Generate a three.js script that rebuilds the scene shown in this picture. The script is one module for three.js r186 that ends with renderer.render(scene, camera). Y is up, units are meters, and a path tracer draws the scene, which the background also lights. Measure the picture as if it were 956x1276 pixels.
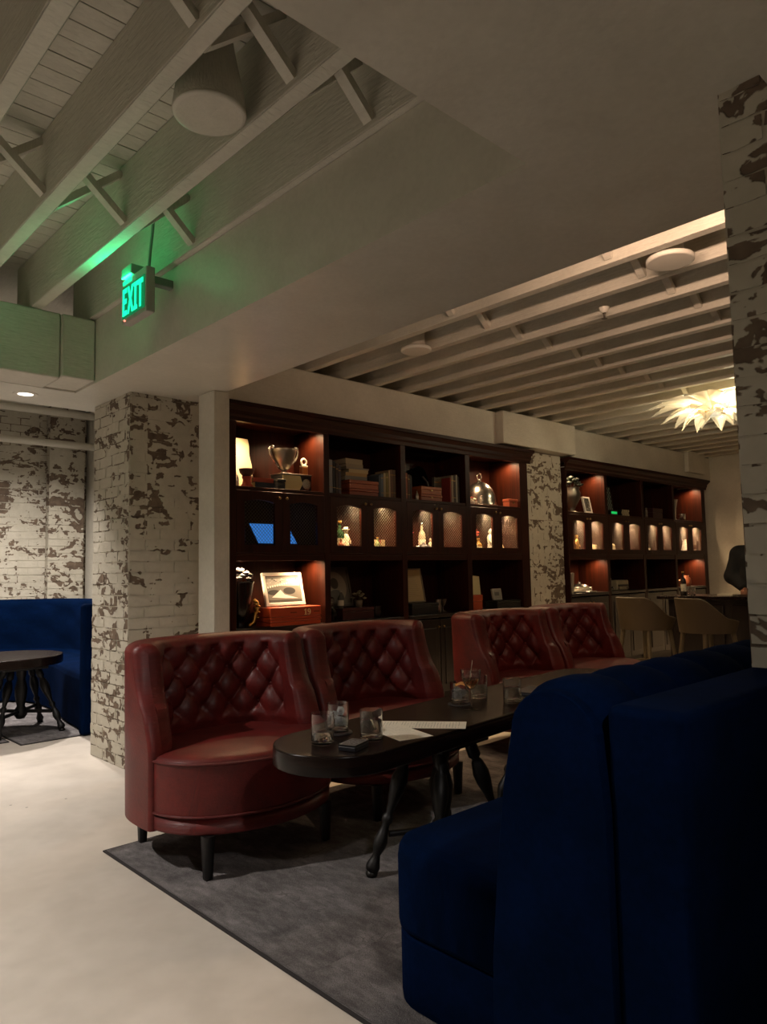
import * as THREE from 'three';
import { RoundedBoxGeometry } from 'three/addons/geometries/RoundedBoxGeometry.js';
import { mergeGeometries, mergeVertices } from 'three/addons/utils/BufferGeometryUtils.js';
import { RectAreaLightUniformsLib } from 'three/addons/lights/RectAreaLightUniformsLib.js';
import { MarchingCubes } from 'three/addons/objects/MarchingCubes.js';
import { FontLoader } from 'three/addons/loaders/FontLoader.js';
import { TextGeometry } from 'three/addons/geometries/TextGeometry.js';

// ---------- camera, exposure, large lights ----------
RectAreaLightUniformsLib.init();
const scene = new THREE.Scene();
scene.background = new THREE.Color(0x000000);
const D = Math.PI / 180;
const camera = new THREE.PerspectiveCamera(2 * Math.atan(638 / 905) / D, 956 / 1276, 0.05, 60);
camera.rotation.order = 'YXZ';
camera.position.set(0, 1.25, 0);
camera.rotation.set(4.715 * D, -43.26 * D, -1.10 * D);
const renderer = new THREE.WebGLRenderer();
renderer.toneMapping = THREE.LinearToneMapping;
renderer.toneMappingExposure = 1.08;
renderer.shadowMap.enabled = true;
const WARM = 0xfff5ec, WARMER = 0xffd3a0;
const K = { spot: 8, left: 29, back: 12, far: 44, cove: 150, puck: 3.4, door: 3.2, chand: 2.4, exit: 10, bar: 6 };
function spot(x, y, z, tx, ty, tz, power, angle, pen, color = WARM, radius = 2) {
  const s = new THREE.SpotLight(color, power, 0, angle * D, pen, 2);
  s.position.set(x, y, z); s.target.position.set(tx, ty, tz); s.castShadow = true; s.shadow.radius = radius;
  scene.add(s); scene.add(s.target); return s;
}
function point(x, y, z, power, color = WARM, radius = 1) {
  const p = new THREE.PointLight(color, power, 0, 2); p.position.set(x, y, z); p.castShadow = true; p.shadow.radius = radius; scene.add(p); return p;
}

// ---------- helpers ----------
let seed = 7; const rnd = () => { seed = (seed * 1664525 + 1013904223) >>> 0; return seed / 4294967296; };
const rr = (a, b) => a + (b - a) * rnd();
const clamp = (v, a = 0, b = 1) => Math.min(b, Math.max(a, v));
const sst = (a, b, v) => { const t = clamp((v - a) / (b - a)); return t * t * (3 - 2 * t); };
const names = {};
function numbered(n) { const k = names[n] = (names[n] ?? -1) + 1; return k ? `${n}_${String(k).padStart(3, '0')}` : n; }
function T(name, label, category, pos = [0, 0, 0], turn = 0, group) {
  const g = new THREE.Group(); g.name = numbered(name); g.position.set(...pos); g.rotation.y = turn;
  g.userData = { label, category }; if (group) g.userData.group = group; scene.add(g); return g;
}
function M(name, geo, mat, parent) {
  const m = new THREE.Mesh(geo, mat); m.name = name; m.castShadow = m.receiveShadow = true; parent.add(m); return m;
}
function one(name, label, category, geo, mat, pos = [0, 0, 0], turn = 0, group) {
  const m = M(numbered(name), geo, mat, scene); m.position.set(...pos); m.rotation.y = turn;
  m.userData = { label, category }; if (group) m.userData.group = group; return m;
}
function S(name, label) { const g = new THREE.Group(); g.name = name; g.userData = { label, kind: 'structure' }; scene.add(g); return g; }
function tri(geo, o = [0, 0], swap = false) {           // box-mapped uv in metres
  const p = geo.attributes.position, n = geo.attributes.normal, uv = new Float32Array(p.count * 2);
  for (let i = 0; i < p.count; i++) {
    const ax = Math.abs(n.getX(i)), ay = Math.abs(n.getY(i)), az = Math.abs(n.getZ(i));
    let u, v;
    if (ax >= ay && ax >= az) { u = p.getZ(i); v = p.getY(i); } else if (ay >= az) { u = p.getX(i); v = p.getZ(i); } else { u = p.getX(i); v = p.getY(i); }
    if (swap) [u, v] = [v, u];
    uv[2 * i] = u + o[0]; uv[2 * i + 1] = v + o[1];
  }
  geo.setAttribute('uv', new THREE.BufferAttribute(uv, 2)); return geo;
}
function bx(x0, x1, y0, y1, z0, z1, r = 0, swap = false) {   // box from extents
  const w = x1 - x0, h = y1 - y0, d = z1 - z0;
  const g = r ? new RoundedBoxGeometry(w, h, d, 1, Math.min(r, w / 2.1, h / 2.1, d / 2.1)) : new THREE.BoxGeometry(w, h, d);
  g.translate((x0 + x1) / 2, (y0 + y1) / 2, (z0 + z1) / 2); return tri(g, [0, 0], swap);
}
const merge = a => mergeGeometries(a.map(g => { const c = g.index ? g.toNonIndexed() : g; for (const k of Object.keys(c.attributes)) if (!['position', 'normal', 'uv'].includes(k)) c.deleteAttribute(k); return c; }));
const lathe = (pts, seg = 28) => new THREE.LatheGeometry(pts.map(p => new THREE.Vector2(Math.max(p[0], 0.0001), p[1])), seg);
const V = (x, y, z) => new THREE.Vector3(x, y, z);
function tube(pts, r, seg = 24, rad = 7) { return new THREE.TubeGeometry(new THREE.CatmullRomCurve3(pts.map(p => V(...p))), seg, r, rad); }
function bar(a, b, w, h) {                                    // rectangular bar between two points
  const A = V(...a), B = V(...b), L = A.distanceTo(B), g = new THREE.BoxGeometry(w, h, L);
  const m = new THREE.Matrix4().lookAt(A, B, Math.abs(B.y - A.y) / L > 0.98 ? V(1, 0, 0) : V(0, 1, 0)); m.setPosition(A.add(B).multiplyScalar(.5));
  g.applyMatrix4(m); return g;
}
function rod(a, b, r0, r1 = r0, seg = 10) {
  const A = V(...a), B = V(...b), L = A.distanceTo(B), g = new THREE.CylinderGeometry(r1, r0, L, seg);
  g.applyQuaternion(new THREE.Quaternion().setFromUnitVectors(V(0, 1, 0), B.clone().sub(A).normalize())); const c = A.add(B).multiplyScalar(.5); g.translate(c.x, c.y, c.z); return g;
}
function along(geo, a, b) {                                   // put a geometry built on +y (0..len) from a towards b
  const A = V(...a), B = V(...b); geo.applyQuaternion(new THREE.Quaternion().setFromUnitVectors(V(0, 1, 0), B.sub(A).normalize())); geo.translate(...a); return geo;
}
function grid(nu, nv, f, closeU = false) {                    // parametric sheet f(u,v)->[x,y,z]
  const pos = [], uv = [], idx = [];
  for (let j = 0; j <= nv; j++) for (let i = 0; i <= nu; i++) { const p = f(i / nu, j / nv); pos.push(p[0], p[1], p[2]); uv.push(p[3] ?? i / nu, p[4] ?? j / nv); }
  for (let j = 0; j < nv; j++) for (let i = 0; i < nu; i++) { const a = j * (nu + 1) + i, b = a + 1, c = a + nu + 1, d = c + 1; idx.push(a, b, d, a, d, c); }
  const g = new THREE.BufferGeometry(); g.setAttribute('position', new THREE.Float32BufferAttribute(pos, 3)); g.setAttribute('uv', new THREE.Float32BufferAttribute(uv, 2)); g.setIndex(idx);
  g.computeVertexNormals(); return g;
}
function rings(outline, prof, capB = true, capT = true) {     // outline [[x,z]], prof [[scale or [sx,sz], y]] from bottom to top
  let cx = 0, cz = 0; outline.forEach(p => { cx += p[0]; cz += p[1]; }); cx /= outline.length; cz /= outline.length;
  const n = outline.length, pos = [], idx = [];
  for (const [s, y] of prof) for (const p of outline) { const dx = p[0] - cx, dz = p[1] - cz, L = Math.hypot(dx, dz) || 1, k = s <= 1.5 && s >= 0 ? s : 1; pos.push(cx + dx * k, y, cz + dz * k); }
  const R = prof.length;
  for (let j = 0; j < R - 1; j++) for (let i = 0; i < n; i++) { const a = j * n + i, b = j * n + (i + 1) % n; idx.push(a, a + n, b, b, a + n, b + n); }
  if (capB) { const c = pos.length / 3; pos.push(cx, prof[0][1], cz); for (let i = 0; i < n; i++) idx.push(c, i, (i + 1) % n); }
  if (capT) { const c = pos.length / 3; pos.push(cx, prof[R - 1][1], cz); for (let i = 0; i < n; i++) idx.push(c, (R - 1) * n + (i + 1) % n, (R - 1) * n + i); }
  const g = new THREE.BufferGeometry(); g.setAttribute('position', new THREE.Float32BufferAttribute(pos, 3)); g.setIndex(idx); g.computeVertexNormals(); return tri(g);
}
function circle(r, n = 32, cx = 0, cz = 0, rz = r) { return [...Array(n)].map((_, i) => { const a = -i / n * 2 * Math.PI; return [cx + r * Math.cos(a), cz + rz * Math.sin(a)]; }); }

// ---------- noise and textures ----------
function hash(x, y, s) { let h = (x * 374761393 + y * 668265263 + s * 974634257) | 0; h = Math.imul(h ^ (h >>> 13), 1274126177); return ((h ^ (h >>> 16)) >>> 0) / 4294967295; }
function vn(x, y, per, s) {
  const xi = Math.floor(x), yi = Math.floor(y), fx = x - xi, fy = y - yi, u = fx * fx * (3 - 2 * fx), v = fy * fy * (3 - 2 * fy), m = a => ((a % per) + per) % per;
  const a = hash(m(xi), m(yi), s), b = hash(m(xi + 1), m(yi), s), c = hash(m(xi), m(yi + 1), s), d = hash(m(xi + 1), m(yi + 1), s);
  return a + (b - a) * u + (c - a) * v + (a - b - c + d) * u * v;
}
function fbm(x, y, per, oct, s) { let t = 0, a = .5, n = 0; for (let o = 0; o < oct; o++) { t += a * vn(x, y, per, s + o); n += a; a *= .5; x *= 2; y *= 2; per *= 2; } return t / n; }
function dtex(n, f, tile, srgb = true) {                     // f(u,v)->[r,g,b] 0..1 ; tile in metres
  const d = new Uint8Array(n * n * 4);
  for (let j = 0; j < n; j++) for (let i = 0; i < n; i++) { const c = f(i / n, j / n), k = (j * n + i) * 4; d[k] = clamp(c[0]) * 255; d[k + 1] = clamp(c[1]) * 255; d[k + 2] = clamp(c[2]) * 255; d[k + 3] = 255; }
  const t = new THREE.DataTexture(d, n, n); t.wrapS = t.wrapT = THREE.RepeatWrapping; t.magFilter = THREE.LinearFilter; t.minFilter = THREE.LinearMipmapLinearFilter; t.generateMipmaps = true;
  if (srgb) t.colorSpace = THREE.SRGBColorSpace; t.repeat.set(1 / tile, 1 / tile); t.needsUpdate = true; return t;
}
const mix3 = (a, b, t) => [a[0] + (b[0] - a[0]) * t, a[1] + (b[1] - a[1]) * t, a[2] + (b[2] - a[2]) * t];
const g3 = v => [v, v, v];
const std = o => new THREE.MeshStandardMaterial(o), phy = o => new THREE.MeshPhysicalMaterial(o);
// flaking white paint over brick: one mask, used for colour and relief. Tile 2.4 m = 32 courses of 75 mm
const BN = 1024, mask = new Float32Array(BN * BN);
for (let j = 0; j < BN; j++) for (let i = 0; i < BN; i++) {
  const u = i / BN, v = j / BN;
  const wx = fbm(u * 16, v * 16, 16, 3, 11) - .5, wy = fbm(u * 16, v * 16, 16, 3, 23) - .5;
  const a = fbm(u * 16 + wx * 2.4, v * 26 + wy * 3.0, 1 << 20, 5, 31) , b = fbm(u * 60 + wx * 3, v * 90 + wy * 3, 1 << 20, 3, 47), c = fbm(u * 5, v * 5, 5, 2, 5);
  const course = v * 32, fy = Math.abs(course - Math.round(course)), odd = Math.floor(course) & 1;
  const bk = u * 11 + (odd ? .5 : 0), fx = Math.abs(bk - Math.round(bk)) * 2.6;
  const joint = Math.max(1 - fy * 7, 1 - fx * 7, 0);
  const e = a * .74 + b * .34 + c * .26 + joint * .07;
  mask[j * BN + i] = sst(.747, .767, e);
}
const mk = (u, v) => mask[(Math.floor(v * BN) % BN) * BN + (Math.floor(u * BN) % BN)];
const brickMap = dtex(BN, (u, v) => {
  const n = fbm(u * 60, v * 60, 60, 3, 71), m = fbm(u * 14, v * 14, 14, 3, 77);
  const paint = mix3([.70, .675, .61], [.80, .775, .715], n * .6 + m * .5), bare = mix3([.33, .275, .23], [.50, .43, .36], n);
  return mix3(paint, bare, mk(u, v));
}, 2.4);
const brickBump = dtex(BN, (u, v) => g3(.75 - .55 * mk(u, v) + .35 * (fbm(u * 80, v * 80, 80, 3, 91) - .5)), 2.4, false);
const concMap = dtex(1024, (u, v) => {
  const a = fbm(u * 5, v * 5, 5, 5, 101), b = fbm(u * 40, v * 40, 40, 3, 103), w = fbm(u * 8, v * 8, 8, 3, 105), cr = Math.abs(fbm(u * 6 + w, v * 6 + w, 1 << 20, 3, 107) - .5);
  let c = mix3([.715, .68, .635], [.85, .815, .772], a * 1.0 + b * .45 - .22);
  const s = hash(Math.floor(u * 260), Math.floor(v * 260), 9) > .9998 ? .5 : 0; return mix3(c, [.16, .14, .12], s);
}, 3.2);
const concRough = dtex(512, (u, v) => g3(.30 + .3 * fbm(u * 9, v * 9, 9, 4, 111)), 3.2, false);
const woodMap = dtex(512, (u, v) => {
  const g = fbm(u * 60, v * 3, 60, 4, 121), s = fbm(u * 12 + g, v * 1.5, 12, 3, 125); return mix3([.10, .031, .012], [.24, .081, .027], g * .7 + s * .5 - .1);
}, .9);
const darkWoodMap = dtex(512, (u, v) => {
  const g = fbm(u * 60, v * 3, 60, 4, 131), s = fbm(u * 12 + g, v * 1.5, 12, 3, 135); return mix3([.055, .032, .026], [.13, .076, .058], g * .7 + s * .5 - .1);
}, .9);
const paintMap = dtex(512, (u, v) => { const a = fbm(u * 6, v * 6, 6, 4, 141), b = fbm(u * 70, v * 70, 70, 2, 143); return mix3([.775, .755, .70], [.86, .84, .785], a * .8 + b * .4 - .1); }, 1.2);
const paintBump = dtex(512, (u, v) => g3(.5 + .6 * (fbm(u * 80, v * 10, 80, 4, 151) - .5)), .6, false);
const plasterBump = dtex(512, (u, v) => g3(fbm(u * 40, v * 40, 40, 4, 153)), .5, false);
const rugMap = dtex(1024, (u, v) => {
  const w = fbm(u * 6, v * 6, 6, 3, 161), a = fbm(u * 30 + w * 3, v * 22 + w * 2, 1 << 20, 4, 163), b = hash(Math.floor(u * 1024), Math.floor(v * 512), 3), cr = Math.abs(fbm(u * 9 + w * 2, v * 16, 1 << 20, 3, 167) - .5);
  let c = mix3([.31, .295, .295], [.54, .52, .52], a * 1.1 - .05 + (b - .5) * .5 + (fbm(u * 120, v * 40, 1 << 20, 2, 169) - .5) * .5); if (cr < .006 && a > .5) c = mix3(c, [.24, .22, .22], .35); return c;
}, 1.9);
const rugBump = dtex(512, (u, v) => g3(hash(Math.floor(u * 256), Math.floor(v * 256), 5)), .5, false);
const leatherMap = dtex(512, (u, v) => { const a = fbm(u * 8, v * 8, 8, 5, 171), b = fbm(u * 60, v * 60, 60, 2, 173); return mix3([.275, .062, .054], [.435, .115, .10], a * .9 + b * .35 - .15); }, .7);
const leatherBump = dtex(512, (u, v) => { let m = 9; for (let k = 0; k < 1; k++) m = Math.abs(fbm(u * 60, v * 60, 60, 2, 175) - .5); return g3(.4 + m * 1.6); }, .35, false);
const velvetMap = dtex(512, (u, v) => { const a = fbm(u * 7, v * 7, 7, 4, 181), b = fbm(u * 90, v * 90, 90, 2, 183); return mix3([.004, .052, .135], [.017, .09, .225], a * .9 + b * .4 - .15); }, .8);
const metalBump = dtex(256, (u, v) => g3(fbm(u * 12, v * 12, 12, 4, 191)), .3, false);

const mBrick = std({ map: brickMap, bumpMap: brickBump, bumpScale: .006, roughness: .85 });
const mConc = std({ map: concMap, roughnessMap: concRough, roughness: 1 });
const mPaint = std({ map: paintMap, bumpMap: paintBump, bumpScale: .0035, roughness: .62 });
const mPlaster = phy({ map: paintMap, bumpMap: plasterBump, bumpScale: .0006, roughness: .33 });
const mWall = std({ map: paintMap, bumpMap: plasterBump, bumpScale: .002, roughness: .8 });
const mWood = phy({ map: woodMap, roughness: .42, specularIntensity: .4 });
const mDark = phy({ map: darkWoodMap, roughness: .34, clearcoat: .4, clearcoatRoughness: .22 });
const mTable = phy({ map: darkWoodMap, roughness: .27, specularIntensity: .4 });
const mRug = std({ map: rugMap, bumpMap: rugBump, bumpScale: .003, roughness: 1 });
const mRugEdge = std({ color: 0x2b2828, roughness: 1 });
const mLeather = phy({ map: leatherMap, bumpMap: leatherBump, bumpScale: .0008, roughness: .48, specularIntensity: .75, clearcoat: .08, clearcoatRoughness: .3 });
const mVelvet = phy({ map: velvetMap, roughness: 1, specularIntensity: .06, sheen: .03, sheenRoughness: .45, sheenColor: new THREE.Color(0x2a5aa8) });
const flat = (c, r = .7, o = {}) => std({ color: c, roughness: r, ...o });
const mBlack = flat(0x0b0a0a, .45), mBlackWood = flat(0x0a0706, .5), mIron = flat(0x17130f, .45, { metalness: .3 });
const mSilver = std({ color: 0xc9c6bf, metalness: 1, roughness: .22, bumpMap: metalBump, bumpScale: .0006 }), mPewter = std({ color: 0x8d877c, metalness: 1, roughness: .38 });
const mGold = std({ color: 0xcaa35a, metalness: 1, roughness: .35 }), mBrass = std({ color: 0x9c8255, metalness: 1, roughness: .3 });
const mWhitePl = flat(0xe2ddd0, .5), mCream = flat(0xe6d6ac, .8), mPaper = flat(0xd8d0bd, .9), mWire = std({ color: 0x554c40, metalness: .3, roughness: .55 });
const mGlass = phy({ color: 0xffffff, roughness: .02, transmission: 1, thickness: .004, ior: 1.5 });
const mWater = phy({ color: 0xffffff, roughness: .0, transmission: 1, thickness: .05, ior: 1.33 });
const mIce = phy({ color: 0xf4f8fa, roughness: .25, transmission: .75, thickness: .02, ior: 1.31 });
const mAmber = phy({ color: 0xf0d8b8, roughness: .0, transmission: 1, thickness: .04, ior: 1.34, attenuationColor: new THREE.Color(0xc06a30), attenuationDistance: .4 });
const mGlow = (c, i) => std({ color: 0x222222, emissive: c, emissiveIntensity: i, roughness: .6 });
function canvasTex(w, h, draw) { const c = document.createElement('canvas'); c.width = w; c.height = h; draw(c.getContext('2d'), w, h); const t = new THREE.CanvasTexture(c); t.colorSpace = THREE.SRGBColorSpace; return t; }
function plate(w, h, d, mat, frontMat) { const g = new THREE.BoxGeometry(w, h, d); return { g, m: [mat, mat, mat, mat, frontMat, mat] }; }

// ---------- the setting ----------
const floor = M('floor', bx(-3, 11.5, -.1, 0, -9.1, 2.6), mConc, scene); floor.userData = { kind: 'structure', label: 'pale polished concrete floor' };
function wall(name, label, geo, mat = mWall) { const m = M(name, geo, mat, scene); m.userData = { kind: 'structure', label }; return m; }
wall('wall_left', 'cream plaster side wall', bx(-3.1, -3, 0, 3.4, -9.1, 2.6));
wall('wall_front', 'cream plaster wall behind the viewer', bx(-3, 11.5, 0, 3.4, 2.6, 2.7));
wall('wall_right', 'pale painted end wall beyond the second bookcase', bx(11.42, 11.55, 0, 3.4, -5.2, 2.6));
wall('wall_back', 'painted wall behind the bookcases', bx(2.6, 11.5, 0, 3.4, -5.3, -5.16));
wall('wall_return', 'painted return wall beside the blue corner banquette', bx(3.42, 3.55, 0, 3.4, -9.0, -5.3));

// brickwork: separate bricks, each with its own edges, over a recessed painted core
function brickGeo(w, h, d, jit) {
  const g = new THREE.BoxGeometry(w, h, d, 3, 2, 1), p = g.attributes.position;
  const key = new Map();
  for (let i = 0; i < p.count; i++) {
    const k = [p.getX(i), p.getY(i), p.getZ(i)].map(v => v.toFixed(4)).join();
    if (!key.has(k)) key.set(k, [rr(-jit, jit), rr(-jit, jit), rr(-jit, jit)]);
    const o = key.get(k); const ex = Math.abs(Math.abs(p.getX(i)) - w / 2) < 1e-4, ey = Math.abs(Math.abs(p.getY(i)) - h / 2) < 1e-4, ez = Math.abs(Math.abs(p.getZ(i)) - d / 2) < 1e-4;
    const c = (ex + ey + ez) === 3 ? .93 : (ex + ey + ez) === 2 ? .975 : 1;
    p.setXYZ(i, p.getX(i) * (ex && (ey || ez) ? (c + 1) / 2 : 1) + o[0], p.getY(i) * (ey && (ex || ez) ? c : 1) + o[1], p.getZ(i) + o[2] - 0);
  }
  g.computeVertexNormals(); return g;
}
function placeBrick(parent, axis, along0, along1, y0, y1, face, dir, uo) {       // axis 'x' wall runs along x, facing dir*z ; 'z' runs along z facing dir*x
  const L = along1 - along0, h = y1 - y0, proud = rr(.001, .006), dep = .05, g = brickGeo(L, h, dep, .0016);
  if (axis === 'z') g.rotateY(Math.PI / 2);
  const c = (along0 + along1) / 2, f = face + dir * (proud - dep / 2);
  g.translate(axis === 'x' ? c : f, (y0 + y1) / 2, axis === 'x' ? f : c); g.computeVertexNormals();
  M(numbered('brick'), tri(g, uo), mBrick, parent);
}
function brickFace(parent, axis, a0, a1, y0, y1, face, dir, uo = [0, 0], bl = .215, ch = .075) {
  let row = 0;
  for (let y = y0; y < y1 - .02; y += ch, row++) {
    let a = a0 - (row % 2 ? bl / 2 : 0) + (row % 2 ? 0 : 0);
    while (a < a1 - .01) { const s = Math.max(a, a0), e = Math.min(a + bl, a1); if (e - s > .03) placeBrick(parent, axis, s + .0022, e - .0022, y + .002, Math.min(y + ch, y1) - .002, face, dir, uo); a += bl; }
  }
}
function brickColumn(label, x0, x1, z0, z1, h, y0 = 0, uo = [0, 0], faces = 'fl') {
  const g = S(numbered('brick_column'), label);
  M('core', tri(bx(x0, x1, y0, h, z0, z1), uo), mBrick, g);
  if (faces.includes('f')) brickFace(g, 'x', x0, x1, y0, h, z1, 1, uo);
  if (faces.includes('l')) brickFace(g, 'z', z0, z1, y0, h, x0, -1, [uo[0] + .7, uo[1]]);
  if (faces.includes('b')) brickFace(g, 'x', x0, x1, y0, h, z0, -1, uo);
  return g;
}
brickColumn('square brick column in flaking white paint beside the red chair', 2.075, 2.59, -5.285, -4.685, 2.5, 0, [2.6, .15]);
brickColumn('brick column in flaking white paint between the two bookcases', 6.64, 7.36, -5.16, -4.76, 2.57, 0, [1.1, .6], 'f');
brickColumn('brick pillar in flaking white paint rising behind the blue sofa', 1.925, 2.5, -.715, -.13, 2.5, 0, [.5, 1.3], 'lf');
const backBrick = S('wall_far', 'white painted flaking brick wall behind the blue corner banquette');
M('core', bx(-3, 3.42, 0, 3.4, -9.1, -8.96), mBrick, backBrick);
brickFace(backBrick, 'x', 1.9, 3.4, .96, 3.25, -8.96, 1, [.2, .8], .215, .083);
M('pilaster', tri(bx(2.95, 3.36, 0, 3.3, -8.96, -8.86), [.9, .3]), mBrick, backBrick);
brickFace(backBrick, 'x', 2.95, 3.36, .96, 3.25, -8.86, 1, [.9, .3], .205, .083);

// ceiling: boards, joists, bridging, beams
const ceil = S('ceiling', 'white painted timber ceiling of exposed joists and boards');
for (let i = 0, z = -4.95; z < -1.22; z += .105, i++) M(numbered('plank'), bx(-3, 1.9, 3.25 + rr(0, .003), 3.28, z + .002, z + .103, .002, true), mPaint, ceil);
M('board_deck', bx(-3, 11.5, 3.285, 3.4, -9.1, 2.6), mPaint, ceil);
M('board_deck', bx(1.9, 11.42, 3.25, 3.285, -5.16, 2.6), mPaint, ceil);
const lj = []; for (let k = -9; k <= 3; k++) lj.push(1.49 + .377 * (k - 1) - (k > 1 ? .022 : 0));       // right-hand edges
for (const x of lj) M(numbered('joist'), bx(x - .07, x, 2.92 + rr(-.004, .004), 3.25, -4.93, 2.59, .006, true), mPaint, ceil);
const rj = []; for (let k = -2; k <= 20; k++) rj.push(3.646 + .381 * k);
for (const x of rj) if (x > 2.68 && x < 11.4) M(numbered('joist'), bx(x - .065, x, 2.92 + rr(-.005, .005), 3.25, -5.1, 2.59, .006, true), mPaint, ceil);
function bridging(xa, xb, z) {                         // crossed pair between the faces of two joists
  M(numbered('bridging'), tri(bar([xa, 3.215, z], [xb, 2.95, z], .045, .032)), mPaint, ceil);
  M(numbered('bridging'), tri(bar([xa, 2.95, z - .055], [xb, 3.215, z - .055], .045, .032)), mPaint, ceil);
}
for (let i = 2; i < lj.length - 1; i++) for (const z of [-1.92, -3.27]) bridging(lj[i], lj[i + 1] - .07, z + rr(-.02, .02));
{ const r = rj.filter(x => x > 2.68); for (let i = 0; i < 15; i++) for (const z of [-1.95, -3.1]) bridging(r[i], r[i + 1] - .065, z + (i > 4 ? rr(-.04, .04) : 0)); }
// header beams
M('beam', bx(-3, 1.60, 2.50, 2.92, -4.95, -4.64, .012, true), mPaint, ceil);
M('beam_block', bx(1.60, 1.81, 2.51, 2.915, -4.95, -4.615, .012, true), mPaint, ceil);
M('beam', bx(2.55, 6.09, 2.565, 2.92, -5.16, -4.70, .012, true), mPaint, ceil);
M('beam', bx(6.09, 7.48, 2.575, 2.925, -5.16, -4.61, .012, true), mPaint, ceil);
M('beam', bx(7.48, 11.42, 2.565, 2.92, -5.16, -4.69, .012, true), mPaint, ceil);
M('beam_block', bx(10.52, 11.08, 2.63, 2.95, -4.69, -4.62, .012, true), mPaint, ceil);
// plastered soffits
const sof = S('soffit', 'smooth plastered ceiling soffit running from the brick column');
M('drop', bx(1.81, 2.58, 2.5, 2.92, -5.45, -.512), mPlaster, sof);
M('drop', bx(-3, 1.81, 2.5, 2.9, -5.45, -4.95), mPlaster, sof);
M('drop', bx(-3, 1.81, 2.5, 2.92, -1.25, -.512), mPlaster, sof);
M('lower_drop', bx(-3, 2.58, 2.30, 2.92, -.512, 2.6), mPlaster, sof);
const post = M('trim_1', bx(2.485, 2.605, 0, 2.5, -4.50, -4.29, .006), mPaint, scene); post.userData = { kind: 'structure', label: 'square cream painted post beside the bookcase' };
const infill = M('trim_2', bx(2.6, 2.80, 0, 2.56, -5.16, -4.72, .004), mPaint, scene); infill.userData = { kind: 'structure', label: 'narrow painted infill strip between the post and the bookcase' };

// ---------- bookcases ----------
function arcDoor(w, h, arch) {                             // door leaf outline with an arched opening
  const s = new THREE.Shape(); s.moveTo(-w / 2, 0); s.lineTo(w / 2, 0); s.lineTo(w / 2, h); s.lineTo(-w / 2, h); s.closePath();
  const a = w / 2 - .07, y0 = .06, y1 = h - .085, o = new THREE.Path();
  o.moveTo(-a, y0); o.lineTo(-a, y1); for (let i = 0; i <= 8; i++) { const t = i / 8 * 2 - 1; o.lineTo(a * t, y1 + arch * (1 - t * t)); } o.lineTo(a, y0); o.closePath(); s.holes.push(o);
  const g = new THREE.ExtrudeGeometry(s, { depth: .022, bevelEnabled: true, bevelSize: .003, bevelThickness: .003, bevelSegments: 1, curveSegments: 4 }); return { g: tri(g), a, y0, y1 };
}
function meshGeo(a, y0, y1, arch) {                        // woven wire grille inside the opening
  const out = [], p = .029, t = .0019;
  const top = x => y1 + arch * (1 - (x / a) ** 2);
  for (const sg of [1, -1]) for (let c = -1.2; c < 1.2; c += p) {
    let best = []; const N = 60;
    for (let i = 0; i <= N; i++) { const x = -a + 2 * a * i / N, y = (y0 + y1) / 2 + sg * x + c; if (y >= y0 && y <= top(x)) best.push([x, y]); }
    if (best.length > 2) { const A = best[0], B = best[best.length - 1]; out.push(bar([A[0], A[1], sg * .0012], [B[0], B[1], sg * .0012], t, t * 1.3)); }
  }
  return merge(out);
}
function puck(parent, x, y, z, power, ang = 78) {          // recessed puck lamp under a shelf
  M('puck_lamp', new THREE.CylinderGeometry(.028, .030, .008, 20).translate(x, y - .004, z), mGlow(0xffe2b8, 2.2), parent);
  spot(x, y - .012, z, x, y - 1, z, power, ang, .6, WARMER, 1.2);
}
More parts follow.
